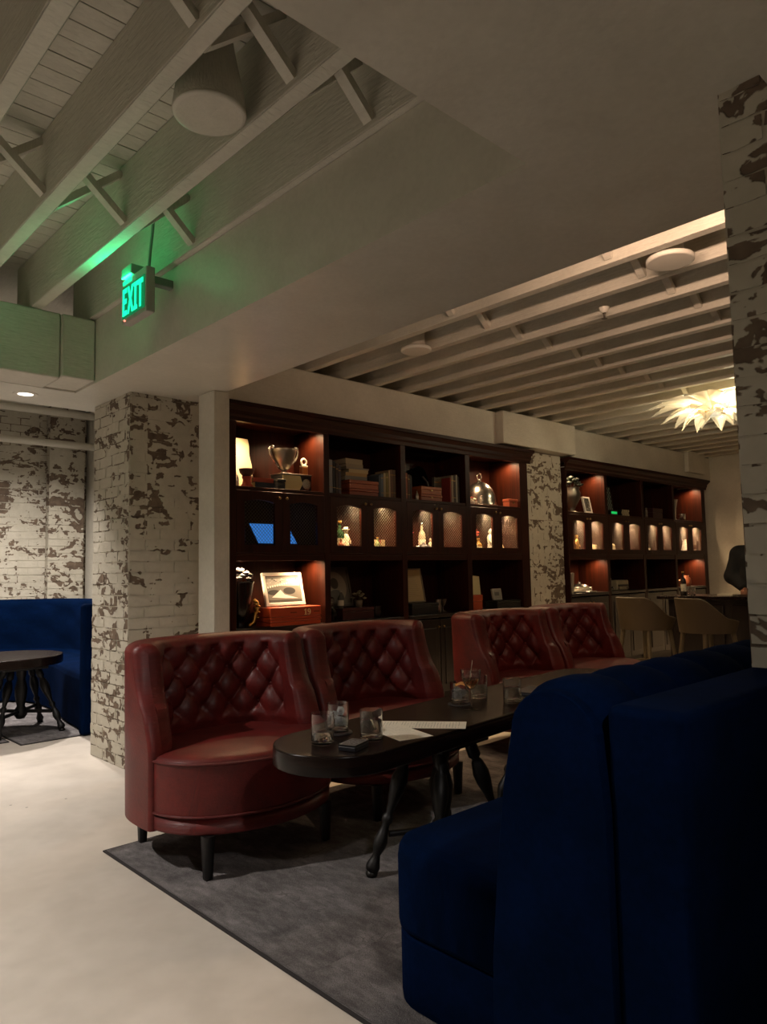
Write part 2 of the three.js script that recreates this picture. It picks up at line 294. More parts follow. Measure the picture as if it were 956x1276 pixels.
function bookcase(label, x0, edges, x1, counter, lamps, opt) {
  // edges: bay extents [[a,b],...]; levels shared by both bookcases
  const F = -4.70, B = -5.12, g = T('bookcase', label, 'bookcase', [0, 0, 0]);
  const yTop = 2.55, L = { low: counter, lowTop: 1.352, d0: 1.412, d1: 1.89, sh: 1.92, up: 2.41 };
  M('back_panel', bx(x0, x1, 0, 2.5, B - .02, B), mWood, g);
  const stiles = [[x0, edges[0][0]]]; for (let i = 0; i < edges.length - 1; i++) stiles.push([edges[i][1], edges[i + 1][0]]); stiles.push([edges[edges.length - 1][1], x1]);
  for (const [a, b] of stiles) M('upright', bx(a, b, 0, 2.44, B, F, .004), mWood, g);
  for (const [a, b] of edges) {
    M('shelf', bx(a, b, L.d1, L.sh, B, F - .006, .004, true), mWood, g);
    M('shelf', bx(a, b, 1.393, L.d0, B, F - .004, .004, true), mWood, g); M('valance', bx(a, b, L.lowTop, 1.394, F - .03, F - .004, .004, true), mWood, g);
    M('top_board', bx(a, b, 2.455, 2.48, B, F - .004, .004, true), mWood, g); M('valance', bx(a, b, L.up, 2.456, F - .03, F - .006, .004, true), mWood, g);
    M('counter', bx(a, b, L.low - .035, L.low, B, F + .004, .006, true), mDark, g);
    // base cupboard with raised panel doors
    for (const [p, q] of [[a, (a + b) / 2], [(a + b) / 2, b]]) {
      const d = M('base_door', bx(p + .004, q - .004, .11, L.low - .05, F - .03, F - .004, .004), mDark, g);
      M('raised_panel', bx(p + .06, q - .06, .18, L.low - .13, F - .006, F + .004, .012), mDark, d);
      const kn = M('knob', new THREE.SphereGeometry(.012, 10, 8).translate(p === a ? q - .035 : p + .035, L.low - .12, F + .012), mBrass, d);
    }
    M('plinth', bx(a, b, 0, .10, B, F - .05, .004, true), mDark, g);
  }
  // moulded cornice
  const sh = new THREE.Shape(); [[0, 0], [.012, 0], [.016, .03], [.03, .045], [.034, .075], [.065, .105], [.08, .11], [.08, .14], [0, .14]].forEach((p, i) => i ? sh.lineTo(...p) : sh.moveTo(...p));
  const cg = new THREE.ExtrudeGeometry(sh, { depth: x1 - x0 + .06, bevelEnabled: false }); cg.rotateY(-Math.PI / 2); cg.translate(x1 + .04, 2.41, F);
  // extrude runs along -x after the turn; local x of the profile points to +z
  M('cornice', tri(cg, [0, 0], true), mWood, g);
  M('cornice_top', bx(x0, x1, 2.5, 2.55, B, F, .004, true), mWood, g);
  // grille doors
  const h = L.d1 - L.d0 - .006;
  edges.forEach(([a, b], bi) => {
    const w = (b - a) / 2 - .004, dd = arcDoor(w, h, .022), mg = meshGeo(dd.a, dd.y0, dd.y1, .022);
    for (const s of [0, 1]) {
      const d = M('door', dd.g, mWood, g); d.position.set(a + (b - a) * (s ? .75 : .25), L.d0 + .003, F - .022);
      const m = M('wire_grille', mg, mWire, d); m.position.z = .004; m.userData.kind = 'stuff';
      const k = M('knob', lathe([[0, .022], [.009, .020], [.012, .014], [.009, .006], [.005, 0], [.005, -.004]], 12).rotateX(Math.PI / 2).translate((s ? -1 : 1) * (w / 2 - .032), h - .045, .026), mBrass, d);
    }
    const la = lamps[bi], zl = F - .12;
    if (la.up) { puck(g, a + .12, 2.455, zl, K.puck * la.up); puck(g, b - .09, 2.455, zl, K.puck * la.up); }
    if (la.door) { puck(g, a + (b - a) * .3, L.d1, F - .075, K.door * la.door, 80); puck(g, a + (b - a) * .72, L.d1, F - .075, K.door * la.door, 80); }
    if (la.low) { puck(g, a + .12, 1.393, zl, K.puck * la.low); puck(g, b - .09, 1.393, zl, K.puck * la.low); }
  });
  return g;
}
bookcase('tall mahogany bookcase standing between the cream post and a brick column', 2.82, [[2.91, 3.75], [3.81, 4.65], [4.715, 5.56], [5.63, 6.47]], 6.61, .845,
  [{ up: 1, low: 1 }, { door: 1 }, { door: 1 }, { door: 1, up: 1 }]);
bookcase('farther mahogany bookcase standing behind the bar stools by the end wall', 7.375, [[7.40, 8.24], [8.30, 9.18], [9.24, 10.10], [10.16, 11.07]], 11.19, .955,
  [{ up: .8, door: 1, low: .6 }, { door: .8 }, { door: .7 }, { up: .8, door: .9, low: .8 }]);

// ---------- ceiling fittings ----------
function downlight(label, x, y, z, tx, tz, power, ang, pen = .8, color = WARM, radius = 2.5) {
  const g = T('recessed_downlight', label, 'ceiling light', [x, y, z]);
  M('trim_ring', lathe([[.050, .004], [.050, -.004], [.075, -.006], [.08, 0], [.08, .004]], 28), mWhitePl, g);
  M('lens', new THREE.CylinderGeometry(.05, .05, .004, 24).translate(0, -.001, 0), mGlow(0xfff0dc, 3.0), g);
  spot(x, y - .012, z, tx, 0, tz, power, ang, pen, color, radius);
}
downlight('recessed adjustable downlight in the lowered soffit above the viewer', 0.55, 2.30, .43, .9, -3.0, K.spot, 37, 1);
downlight('recessed downlight in the dropped ceiling by the brick column', 1.56, 2.5, -5.18, 1.5, -5.6, K.back, 42, .8);
for (const [x, z, s] of [[2.3, -7.3, 1], [.6, -7.4, .6]])
  downlight(x > 1 ? 'recessed downlight above the blue corner banquette' : 'recessed downlight above the left end of the blue banquette', x, 3.28, z, x, z - .3, K.far * s, 62, .7);
{
  const g = T('cylinder_downlight', 'white cylinder downlight mounted under a joist over the open floor', 'ceiling light', [-.43, 2.80, -3.55]);
  M('can', lathe([[.056, .004], [.060, 0], [.064, .004], [.064, .115], [.058, .12], [0, .12]], 28), mWhitePl, g);
  M('lens', new THREE.CylinderGeometry(.056, .056, .004, 24).translate(0, .004, 0), mGlow(0xfff0dc, 3), g);
  spot(-.43, 2.79, -3.55, -.1, 0, -3.2, K.left, 68, .7, WARM, 2.5);
}

// linear cove lamp on the side of the soffit, hidden from below by its edge
{
  const g = T('cove_lamp', 'long slim cove lamp on the soffit side facing the ceiling joists', 'ceiling light', [2.581, 2.70, -.95]);
  M('channel', bx(0, .02, -.03, .03, -.75, .75, .004), mWhitePl, g);
  M('diffuser', bx(.02, .028, -.022, .022, -.74, .74, .003), mGlow(0xffd9bc, 1.5), g);
  const a = new THREE.RectAreaLight(0xffd4b4, K.cove, 1.46, .045); a.position.set(2.615, 2.70, -.95); a.lookAt(5, 2.85, -.95); scene.add(a);
}
// hanging drum speaker and flat disc speakers
{
  const g = T('drum_speaker', 'large white drum speaker hanging between the ceiling joists', 'speaker', [1.268, 2.895, -2.22]);
  M('housing', lathe([[.128, .012], [.13, .03], [.12, .10], [.095, .22], [.075, .34], [.07, .355], [0, .355]], 40), mPaint, g);
  M('grille', lathe([[0, 0], [.115, 0], [.128, .004], [.132, .012], [.128, .018]], 40), mPlaster, g);
}
const disc = (label, x, z, r) => {
  const g = T('disc_speaker', label, 'speaker', [x, 2.895, z]);
  M('grille', lathe([[0, 0], [r - .012, 0], [r, .006], [r, .022], [r - .006, .03], [0, .03]], 36), mWhitePl, g);
  M('mount', new THREE.CylinderGeometry(r * .55, r * .6, .325, 20).translate(0, .1925, 0), mPaint, g);
};
disc('round white speaker set among the joists near the soffit edge', 3.775, -1.7, .125);
disc('round white speaker set among the joists near the timber beam', 3.86, -3.71, .115);
{
  const g = T('sprinkler_head', 'small sprinkler head under a white cone on a ceiling joist', 'sprinkler', [4.18, 2.92, -2.33]);
  M('escutcheon', lathe([[.012, -.035], [.022, -.03], [.035, 0], [.03, .002], [0, .002]], 18), mWhitePl, g);
  M('nozzle', lathe([[0, -.075], [.02, -.073], [.006, -.068], [.006, -.05], [.011, -.035], [0, -.035]], 14), mPewter, g);
}
// exit sign on the soffit
{
  const font = await new FontLoader().loadAsync('fonts/droid/droid_sans_bold.typeface.json');
  const g = T('exit_sign', 'green glowing exit sign fixed to the plastered soffit', 'exit sign', [1.615, 2.615, -3.625]);
  const mSign = flat(0x3a4a40, .5);
  M('housing', bx(.004, .055, 0, .245, -.148, .148, .008), flat(0xa9a69c, .6), g);
  const face = M('face_panel', bx(0, .006, .025, .2, -.135, .135, .002), mGlow(0x067a44, .8), g);
  const E = new TextGeometry('EXIT', { font, size: .15, depth: .003, curveSegments: 3 }); E.computeBoundingBox();
  const bb = E.boundingBox; E.translate(-(bb.min.x + bb.max.x) / 2, 0, 0); E.scale(.245 / (bb.max.x - bb.min.x), 1, 1); E.rotateY(-Math.PI / 2); E.translate(-.001, .038, 0);
  M('lettering', E, mGlow(0x17ffb0, 1.5), face);
  M('light_slot', bx(-.002, .010, .212, .234, -.13, -.02, .004), mGlow(0x1cff9c, 1.6), g);
  M('canopy', bx(-.012, .075, .245, .300, -.125, .0, .006), flat(0x8f9a8c, .6), g);
  M('indicator', new THREE.SphereGeometry(.006, 8, 6).translate(-.002, .012, -.10), mGlow(0xff8a70, 2), g);
  M('bracket_arm', bx(.05, .20, .19, .235, .02, .07, .006), flat(0x7f8a7e, .6), g);
  M('conduit', tube([[.04, .235, .10], [.045, .34, .105], [.05, .45, .12], [.05, .62, .14]], .008, 16, 6), flat(0x7f8a7e, .6), g);
  const a = new THREE.RectAreaLight(0x1cff9a, K.exit, .25, .15); a.position.set(1.604, 2.735, -3.625); a.lookAt(0, 2.735, -3.625); scene.add(a);
  const u = new THREE.RectAreaLight(0x1cff9a, K.exit * 17, .11, .02); u.position.set(1.602, 2.845, -3.70); u.lookAt(1.45, 3.15, -3.70); scene.add(u);
}
// painted pipes and hangers on the far side
for (const [y, lab] of [[3.165, 'upper white painted ceiling pipe before the far brick wall'], [2.80, 'lower white painted ceiling pipe before the far brick wall']]) {
  const g = T('ceiling_pipe', lab, 'pipe', [0, y, -8.62]);
  M('run', rod([-1, 0, 0], [3.40, 0, 0], .042, .042, 16), mPaint, g);
  for (const x of [1.2, 2.3]) M('hanger', merge([bar([x, y > 3 ? .04 : .03, 0], [x, y > 3 ? .12 : .33, 0], .03, .012), rod([x - .02, 0, 0], [x + .02, 0, 0], .047)]), mPaint, g);
}
{
  const g = T('pipe_valve', 'small dark valve with a cross handle between the white pipes', 'valve', [1.95, 2.98, -8.66]);
  M('body', merge([rod([-.12, 0, 0], [.12, 0, 0], .022), rod([0, -.06, 0], [0, .06, 0], .018)]), mIron, g);
  for (const x of [-.09, .09]) M('handle', merge([rod([x, -.08, .03], [x, .08, .03], .01), rod([x, 0, 0], [x, 0, .04], .008)]), mIron, g);
  M('bracket', bx(-.16, .16, -.012, .012, -.25, -.02), mIron, g);
}
// crystal leaf chandelier
{
  const g = T('leaf_chandelier', 'glowing crystal leaf chandelier under the joists by the bar', 'chandelier', [7.12, 2.80, -2.86]);
  const mLeaf = phy({ color: 0xdcd3bc, roughness: .22, transmission: .35, thickness: 0, ior: 1.5, side: THREE.DoubleSide, emissive: 0xfff0d0, emissiveIntensity: .1 });
  M('hub', lathe([[0, -.05], [.05, -.045], [.09, -.01], [.08, .05], [.04, .12], [0, .12]], 20), mGold, g);
  M('ceiling_plate', new THREE.CylinderGeometry(.13, .15, .04, 24).translate(0, .10, 0), mGold, g);
  const leaf = (L, w) => grid(8, 10, (u, v) => { const s = Math.sin(Math.PI * Math.pow(v, .8)) * w, x = (u - .5) * 2 * s; return [x, .05 * Math.sin(v * 3) + .12 * (x * x) / (w * w + .001) * .3 + .006 * Math.cos(u * 14), .06 + v * L]; });
  const l1 = leaf(.58, .10), l2 = leaf(.44, .09), l3 = leaf(.28, .07);
  for (let i = 0; i < 12; i++) { const m = M('crystal_leaf', l1, mLeaf, g); m.rotation.set(0, i / 12 * 2 * Math.PI, 0); m.rotation.order = 'YXZ'; m.rotation.x = .02; }
  for (let i = 0; i < 10; i++) { const m = M('crystal_leaf', l2, mLeaf, g); m.rotation.order = 'YXZ'; m.rotation.set(.22, (i + .5) / 10 * 2 * Math.PI, 0); m.position.y = -.03; }
  for (let i = 0; i < 8; i++) { const m = M('crystal_leaf', l3, mLeaf, g); m.rotation.order = 'YXZ'; m.rotation.set(.5, (i + .2) / 8 * 2 * Math.PI, 0); m.position.y = -.05; }
  for (let i = 0; i < 18; i++) { const a = i / 18 * 2 * Math.PI, r = .1 + .12 * ((i * 7) % 5) / 5; M('stamen', merge([rod([0, -.03, 0], [r * Math.cos(a), -.085 + .02 * (i % 3), r * Math.sin(a)], .0025, .0025, 5), new THREE.SphereGeometry(.009, 8, 6).translate(r * Math.cos(a), -.085 + .02 * (i % 3), r * Math.sin(a))]), mGold, g); }
  M('finial_block', bx(-.055, .055, -.105, -.035, -.055, .055, .006), mGlow(0xfff0c8, .7), g);
  for (let i = 0; i < 3; i++) { const a = i * 2.1; M('bulb', new THREE.SphereGeometry(.02, 12, 10).translate(.19 * Math.cos(a), -.075, .19 * Math.sin(a)), mGlow(0xffeac4, 2.5), g); point(7.12 + .19 * Math.cos(a), 2.725, -2.86 + .19 * Math.sin(a), K.chand / 4, 0xffedc6, 2); }
  M('upper_bulb', new THREE.SphereGeometry(.02, 12, 10).translate(.0, .075, .24), mGlow(0xffeac4, 2.5), g); point(7.12, 2.875, -2.62, K.chand * .45, 0xffedc6, 2);
}

// ---------- rugs ----------
function rug(label, x0, x1, z0, z1, grp) {
  const g = T('rug', label, 'rug', [0, 0, 0]);
  M('pile', bx(x0 + .012, x1 - .012, 0, .009, z0 + .012, z1 - .012, .003), mRug, g);
  M('bound_edge', merge([bx(x0, x1, 0, .007, z0, z0 + .014, .003), bx(x0, x1, 0, .007, z1 - .014, z1, .003), bx(x0, x0 + .014, 0, .007, z0, z1, .003), bx(x1 - .014, x1, 0, .007, z0, z1, .003)]), mRugEdge, g);
}
rug('grey low pile rug under the red chairs and long table', 1.395, 6.3, -3.40, -.2);
rug('grey rug under the oval table by the blue corner banquette', 1.81, 3.2, -8.1, -5.95);
rug('second grey rug butted beside the rug of the blue banquette', -.2, 1.79, -8.1, -6.14);
const RUG = .009;

// ---------- red tufted chairs ----------
const CH = .94;
const chairGeo = (() => {
  const pw = (v, e) => Math.sign(v) * Math.pow(Math.abs(v), e);
  const plan = (t, w) => {                                    // t -1..1 along the wrap, w 0 inner .. 1 outer
    const f = t * 93 * D, a = .350 + .115 * w, b = .285 + .135 * w; return [a * pw(Math.sin(f), .72), -b * pw(Math.cos(f), .72) + .0];
  };
  const NU = 200, prof = [];                                   // profile: [w, h, inner?]
  for (let i = 0; i <= 60; i++) prof.push([0, .20 + (.895 - .20) * i / 60, 1]);
  for (let i = 1; i <= 7; i++) { const a = i / 8 * Math.PI; prof.push([.5 - .5 * Math.cos(a), .895 + .045 * Math.sin(a), i < 4 ? .4 : 0]); }
  for (let i = 0; i <= 14; i++) prof.push([1, .895 - (.895 - .17) * i / 14, 0]);
  const pa = .074, ph = .094, h0 = .575;                      // button lattice
  const AL = [0]; { let q = plan(0, 0); for (let i = 1; i <= 200; i++) { const r = plan(i / 200, 0); AL.push(AL[i - 1] + Math.hypot(r[0] - q[0], r[1] - q[1])); q = r; } }
  const arcAt = t => Math.sign(t) * (() => { const f = Math.min(199.999, Math.abs(t) * 200), i = Math.floor(f); return AL[i] + (AL[i + 1] - AL[i]) * (f - i); })(), tAt = a => { let i = 0; while (i < 200 && AL[i] < Math.abs(a)) i++; return Math.sign(a) * i / 200; };
  const tuft = (t, h) => {
    const a = arcAt(t), m = sst(.50, .56, h) * (1 - sst(.86, .91, h)) * (1 - sst(.80, .95, Math.abs(t)));
    const p = (a / pa + (h - h0) / ph) / 2, q = (a / pa - (h - h0) / ph) / 2, s = Math.abs(Math.sin(Math.PI * p) * Math.sin(Math.PI * q));
    const dp = p - Math.round(p), dq = q - Math.round(q), r2 = (dp * dp + dq * dq);
    return .034 * m * (Math.pow(s, .5) - .35) - .020 * m * Math.exp(-r2 / .022) + .012 * (1 - m) * sst(.47, .52, h);
  };
  const stations = [];
  for (let i = 0; i <= NU; i++) stations.push(-1 + 2 * i / NU);
  const pt = (t, w, h, inner) => {
    const k = 1 - .095 * sst(.50, .94, h) + .025 * (1 - sst(.46, .62, h)), te = t * k;
    const p = plan(te, w), o = plan(te, 1), i0 = plan(te, 0), nx = i0[0] - o[0], nz = i0[1] - o[1], L = Math.hypot(nx, nz) || 1;
    const d = inner * tuft(t, h), lean = -.03 * (h - .45) * (p[1] < 0 ? 1 : .2);
    return [p[0] + nx / L * d, h, p[1] + nz / L * d + lean];
  };
  const g1 = grid(NU, prof.length - 1, (u, v) => { const t = -1 + 2 * u, pr = prof[Math.round(v * (prof.length - 1))], p = pt(t, pr[0], pr[1], pr[2]); return [...p, t * .62 * 1.1, pr[1] + pr[0] * .3]; });
  // rounded front caps of the two wings
  const caps = [-1, 1].map(s => {
    const loop = prof.map(pr => pt(s, pr[0], pr[1], pr[2])), R = [[1, 0], [.93, .012], [.72, .022], [.35, .027], [0, .028]];
    return grid(prof.length - 1, R.length - 1, (u, v) => {
      const j = Math.round(v * (R.length - 1)), i = Math.round(u * (prof.length - 1)), p = loop[i], c = pt(s, .5, p[1], 0), [k, f] = R[j], hh = p[1] > .9 ? .9 + (p[1] - .9) * k : p[1];
      return [c[0] + (p[0] - c[0]) * k, hh, c[2] + (p[2] - c[2]) * k + f, p[0], p[1]];
    });
  });
  const shell = g1, capg = merge(caps);
  const buttons = [];
  for (let r = 0; r < 4; r++) for (let c = -10; c <= 10; c++) {
    if ((r + c) % 2) continue; const t = tAt(c * pa), h = h0 + r * ph; if (Math.abs(t) > .84 || h > .90 || h < .55) continue;
    const p = pt(t, 0, h, 1); buttons.push(p);
  }
  // seat
  const out = []; const W = .448;
  for (let i = 0; i <= 28; i++) { const a = Math.PI * i / 28, x = W * Math.cos(a); out.push([x, .045 + .37 * Math.pow(Math.sin(a), .92)]); }
  for (const p of [[-.34, -.02], [-.335, -.16], [-.26, -.26], [-.12, -.29], [.12, -.29], [.26, -.26], [.335, -.16], [.34, -.02]]) out.push(p);
  const o2 = out.slice().reverse();
  const seat = rings(out.slice(), [[.985, .245], [1, .25], [1, .45], [.992, .463], [.96, .474], [.88, .484], [.6, .494], [.3, .497]]);
  const band = rings(out.slice(), [[.975, .172], [.995, .176], [.998, .182], [.998, .247]]);
  const front = out.slice(0, 29), loop = y => tube(front.map(p => [p[0] * 1.002, y, p[1] + .002]), .006, 60, 6);

  return { shell, capg, buttons, seat, band, pipe1: loop(.458), pipe2: loop(.246) };
})();
const btnGeo = new THREE.SphereGeometry(.011, 10, 7), legGeo = new THREE.CylinderGeometry(.030, .021, .172, 4, 1); legGeo.rotateY(Math.PI / 4); legGeo.translate(0, .086, 0);
function redChair(label, x, z, turn) {
  const g = T('tufted_armchair', label, 'chair', [x, RUG, z], turn, undefined);
  const bk = M('wrap_back', chairGeo.shell, mLeather, g); M('wing_front', chairGeo.capg, mLeather, bk);
  for (const p of chairGeo.buttons) { const b = M('button', btnGeo, mLeather, bk); b.position.set(...p); }
  const st = M('seat', chairGeo.seat, mLeather, g); M('piping', chairGeo.pipe1, mLeather, st);
  const bd = M('base_band', chairGeo.band, mLeather, g); M('piping', chairGeo.pipe2, mLeather, bd);
  for (const [lx, lz] of [[-.315, .315], [.30, .315], [-.315, -.29], [.315, -.29]]) { const l = M('leg', legGeo, mBlackWood, g); l.position.set(lx, 0, lz); }
  return g;
}
redChair('red leather tufted tub chair beside the white brick column', 1.885, -3.075, 0);
redChair('red leather tufted tub chair nearest the cigar boxes with the brass 19', 2.845, -3.09, .0);
redChair('red leather tufted tub chair in front of the bookcase bay with the silver dome', 4.345, -3.20, .04);
redChair('red leather tufted tub chair set end of row toward the bar stools', 5.31, -3.235, .04);

// ---------- long table ----------
function racetrack(x0, x1, hw, n = 32) {
  const o = [];
  for (let i = 0; i <= n; i++) { const a = -Math.PI / 2 + Math.PI * i / n; o.push([x1 - hw + hw * Math.cos(a), -hw * Math.sin(a)]); }
  for (let i = 0; i <= n; i++) { const a = Math.PI / 2 + Math.PI * i / n; o.push([x0 + hw + hw * Math.cos(a), -hw * Math.sin(a)]); }
  return o;
}
function insetRings(f, list, soft = 0) {                                   // rings made from outlines of true inset: f(inset) -> outline
  const outs = list.map(([i, y]) => [f(i), y]), n = outs[0][0].length, pos = [], idx = [];
  for (const [o, y] of outs) for (const p of o) pos.push(p[0], y, p[1]);
  for (let j = 0; j < outs.length - 1; j++) for (let i = 0; i < n; i++) { const a = j * n + i, b = j * n + (i + 1) % n; idx.push(a, b, a + n, b, b + n, a + n); }
  const R = outs.length - 1;
  for (const [row, up] of [[0, 0], [R, 1]]) { let cx = 0, cz = 0; outs[row][0].forEach(p => { cx += p[0] / n; cz += p[1] / n; }); const c = pos.length / 3; pos.push(cx, outs[row][1], cz); for (let i = 0; i < n; i++) { const a = row * n + i, b = row * n + (i + 1) % n; up ? idx.push(c, a, b) : idx.push(c, b, a); } }
  const g = new THREE.BufferGeometry(); g.setAttribute('position', new THREE.Float32BufferAttribute(pos, 3)); g.setIndex(idx);
  if (soft) { g.computeVertexNormals(); return g; }
  const s = g.toNonIndexed(); s.computeVertexNormals(); return s;
}
const turned = L => lathe([[0, 0], [.026, .0], [.030, .02], [.022, .045], [.016, .07], [.026, .10], [.030, .13], [.020, .17], [.014, .20], [.024, .215], [.024, .235], [.014, .25], [.022, .30], [.034, .36], [.036, .40], [.026, .45], [.016, .47], [.028, .485], [.028, .52], [.022, .56]].map(([r, y]) => [r, y / .56 * L]), 14);
function pedestal(g, cx, cz, top, sx = .24, sz = .19) {
  M('pedestal_block', bx(cx - .17, cx + .17, top - .05, top, cz - .14, cz + .14, .01), mBlackWood, g);
  for (const a of [-1, 1]) for (const b of [-1, 1]) {
    const f = [cx + a * sx, .022, cz + b * sz], t = [cx + a * .10, top - .045, cz + b * .08], L = Math.hypot(f[0] - t[0], f[1] - t[1], f[2] - t[2]);
    const l = M('leg', along(turned(L), f, t), mBlackWood, g);
    M('foot', lathe([[0, 0], [.022, 0], [.026, .012], [.018, .026], [0, .03]], 12).translate(f[0], 0, f[2]), mIron, l);
  }
  M('center_column', lathe([[0, .10], [.03, .10], [.05, .13], [.05, .17], [.03, .20], [.045, .28], [.05, .34], [.03, .42], [.04, .46], [.04, top - .05]], 18).translate(cx, 0, cz), mBlackWood, g);
  M('stretcher', merge([rod([cx - sx * .75, .16, cz - sz * .75], [cx + sx * .75, .16, cz + sz * .75], .014), rod([cx + sx * .75, .16, cz - sz * .75], [cx - sx * .75, .16, cz + sz * .75], .014)]), mBlackWood, g);
}
function clubTable(label, pos, turn, x0, x1, hw, h, peds) {
  const g = T('club_table', label, 'table', pos, turn), top = h - pos[1];
  M('table_top', tri(insetRings(i => racetrack(x0 + i, x1 - i, hw - i), [[.03, top - .072], [.006, top - .07], [0, top - .064], [0, top - .02], [.003, top - .012], [.001, top - .008], [.003, top - .002], [.008, top], [.05, top]], 1), [0, 0], true), mTable, g);
  for (const [px, pz, sx, sz] of peds) pedestal(g, px, pz, top - .072, sx, sz);
  return g;
}
// local origin at the left tip, turned so that +x runs along the row of chairs
const TH = .64, TA = 5.6 * D, TP = [1.49, RUG, -2.075];
clubTable('long dark oval ended wooden table between the red chairs and blue sofa', TP, TA, 0, 2.55, .24, TH, [[.85, 0, .26, .17], [1.8, 0, .26, .17]]);
clubTable('dark oval ended wooden table at the blue corner banquette', [.35, RUG, -6.47], 0, 0, 1.92, .44, .63, [[1.62, -.02, .24, .26], [.5, 0, .24, .26]]);
const onTable = (x, z) => [x, TH, z];

// ---------- table ware ----------
function tumbler(label, x, z, y0, fill, extra, r = .042, h = .108) {
  const g = T('tumbler', label, 'glass', [x, y0, z], rr(0, 3));
  M('glass_body', lathe([[0, 0], [r * .93, 0], [r * .97, .004], [r, h], [r - .0022, h + .001], [r - .003, .016], [r - .008, .012], [0, .0115]], 40), mGlass, g);
  if (fill) M('water', lathe([[0, .0125], [r - .009, .0128], [r - .0036, .017], [r - .0034, .0125 + fill], [0, .0125 + fill]], 36), mWater, g);
  if (extra) extra(g, fill, r);
  return g;
}
const iceBits = (n, y0, y1) => (g, f, r) => { for (let i = 0; i < n; i++) { const b = M('ice_cube', new RoundedBoxGeometry(.026, .024, .026, 2, .005), mIce, g); const a = i * 2.2; b.position.set(.014 * Math.cos(a), y0 + (y1 - y0) * i / Math.max(1, n - 1), .014 * Math.sin(a)); b.rotation.set(i * .7, i * 1.1, .3 * i); } };
tumbler('water tumbler with an inch of water standing beside the patterned card box', 1.655, -2.10, TH, .028);
tumbler('tumbler full of ice cubes on a dark coaster', 1.805, -2.195, TH + .005, .04, iceBits(4, .03, .075));
tumbler('half full water tumbler standing by the printed menu sheets', 1.815, -2.015, TH, .058, (g) => { const l = M('lemon_slice', new THREE.CylinderGeometry(.018, .018, .004, 20).rotateX(1.2).translate(0, .055, .004), flat(0xe8e4c4, .5), g); });
tumbler('short cocktail tumbler with an orange peel twist on a coaster', 2.56, -2.235, TH + .005, .05, (g) => { iceBits(3, .03, .06)(g); M('orange_peel', grid(10, 2, (u, v) => [(u - .5) * .055, .078 + .006 * Math.sin(u * 5) + v * .014, .008 * Math.cos(u * 4) + v * .004]), flat(0xd98c2f, .5), g); }, .043, .095);
tumbler('water tumbler standing behind the stemmed cocktail glass', 2.745, -2.275, TH, .05);
tumbler('half full water tumbler nearest the folded dark wallet', 2.755, -2.085, TH, .055);
for (const [x, z, l] of [[1.805, -2.195, 'dark round coaster under the ice tumbler'], [2.56, -2.235, 'dark round coaster under the orange peel cocktail']])
  one('coaster', l, 'coaster', lathe([[0, 0], [.054, 0], [.056, .002], [.054, .005], [0, .005]], 32), flat(0x15141a, .55), onTable(x, z));
{
  const g = T('coupe_glass', 'stemmed cocktail glass with amber drink and a pick', 'glass', onTable(2.50, -2.115));
  M('foot', lathe([[0, 0], [.034, 0], [.034, .002], [.006, .006], [.0035, .012], [0, .012]], 32), mGlass, g);
  M('stem', lathe([[0, .010], [.0038, .010], [.003, .05], [.004, .088], [0, .09]], 14), mGlass, g);
  M('bowl', lathe([[0, .086], [.012, .09], [.030, .11], [.043, .14], [.045, .175], [.0436, .1752], [.0415, .14], [.0285, .112], [.011, .093], [0, .0905]], 36), mGlass, g);
  M('drink', lathe([[0, .0912], [.011, .0936], [.028, .1128], [.0385, .134], [0, .134]], 32), mAmber, g);
  M('pick', rod([-.01, .115, 0], [.055, .205, -.035], .0018), mSilver, g);
}
const menuMat = (rows, sd) => std({ roughness: .9, map: canvasTex(256, 512, (c, w, h) => { seed = sd; c.fillStyle = '#dcd5c4'; c.fillRect(0, 0, w, h); c.strokeStyle = '#5b554c'; for (let i = 0; i < rows; i++) { let x = 24; const y = 26 + i * (h - 50) / rows; while (x < w - 40) { const l = rr(10, 34); if (rnd() > .18) { c.lineWidth = 2.2; c.beginPath(); c.moveTo(x, y + rr(-1, 1)); c.lineTo(x + l, y + rr(-1, 1)); c.stroke(); } x += l + 7; } } }) });
function sheet(label, x, z, w, l, turn, lift, sd) {
  const mm = menuMat(26, sd), g = new THREE.BoxGeometry(w, .0008, l), m = one('menu_sheet', label, 'menu', g, [mPaper, mPaper, mm, mPaper, mPaper, mPaper], [x, TH + lift, z], turn); return m;
}
sheet('printed menu sheet lying underneath along the table edge', 2.125, -2.055, .13, .345, 38.7 * D, .0006, 91);
sheet('printed menu sheet lying on top of another menu', 1.965, -2.02, .145, .24, -14 * D, .0016, 93);
{
  const mt = std({ roughness: .45, map: canvasTex(256, 180, (c, w, h) => { c.fillStyle = '#17171c'; c.fillRect(0, 0, w, h); c.strokeStyle = '#8f9096'; c.lineWidth = 5; c.strokeRect(14, 14, w - 28, h - 28); c.beginPath(); c.arc(w / 2, h / 2, 42, 0, 7); c.stroke(); c.beginPath(); c.arc(w / 2, h / 2, 20, 0, 7); c.stroke(); for (let i = 0; i < 8; i++) { c.beginPath(); c.arc(w / 2 + 75 * Math.cos(i * .785), h / 2 + 55 * Math.sin(i * .785), 9, 0, 7); c.stroke(); } }) });
  const g = T('card_box', 'small dark patterned card box lying among the tumblers', 'box', onTable(1.685, -1.965), .35);
  M('box_body', bx(-.05, .05, 0, .016, -.034, .034, .003), flat(0x14141a, .45), g);
  M('box_lid', new THREE.BoxGeometry(.098, .006, .066).translate(0, .019, 0), [mBlack, mBlack, mt, mBlack, mBlack, mBlack], g);
}
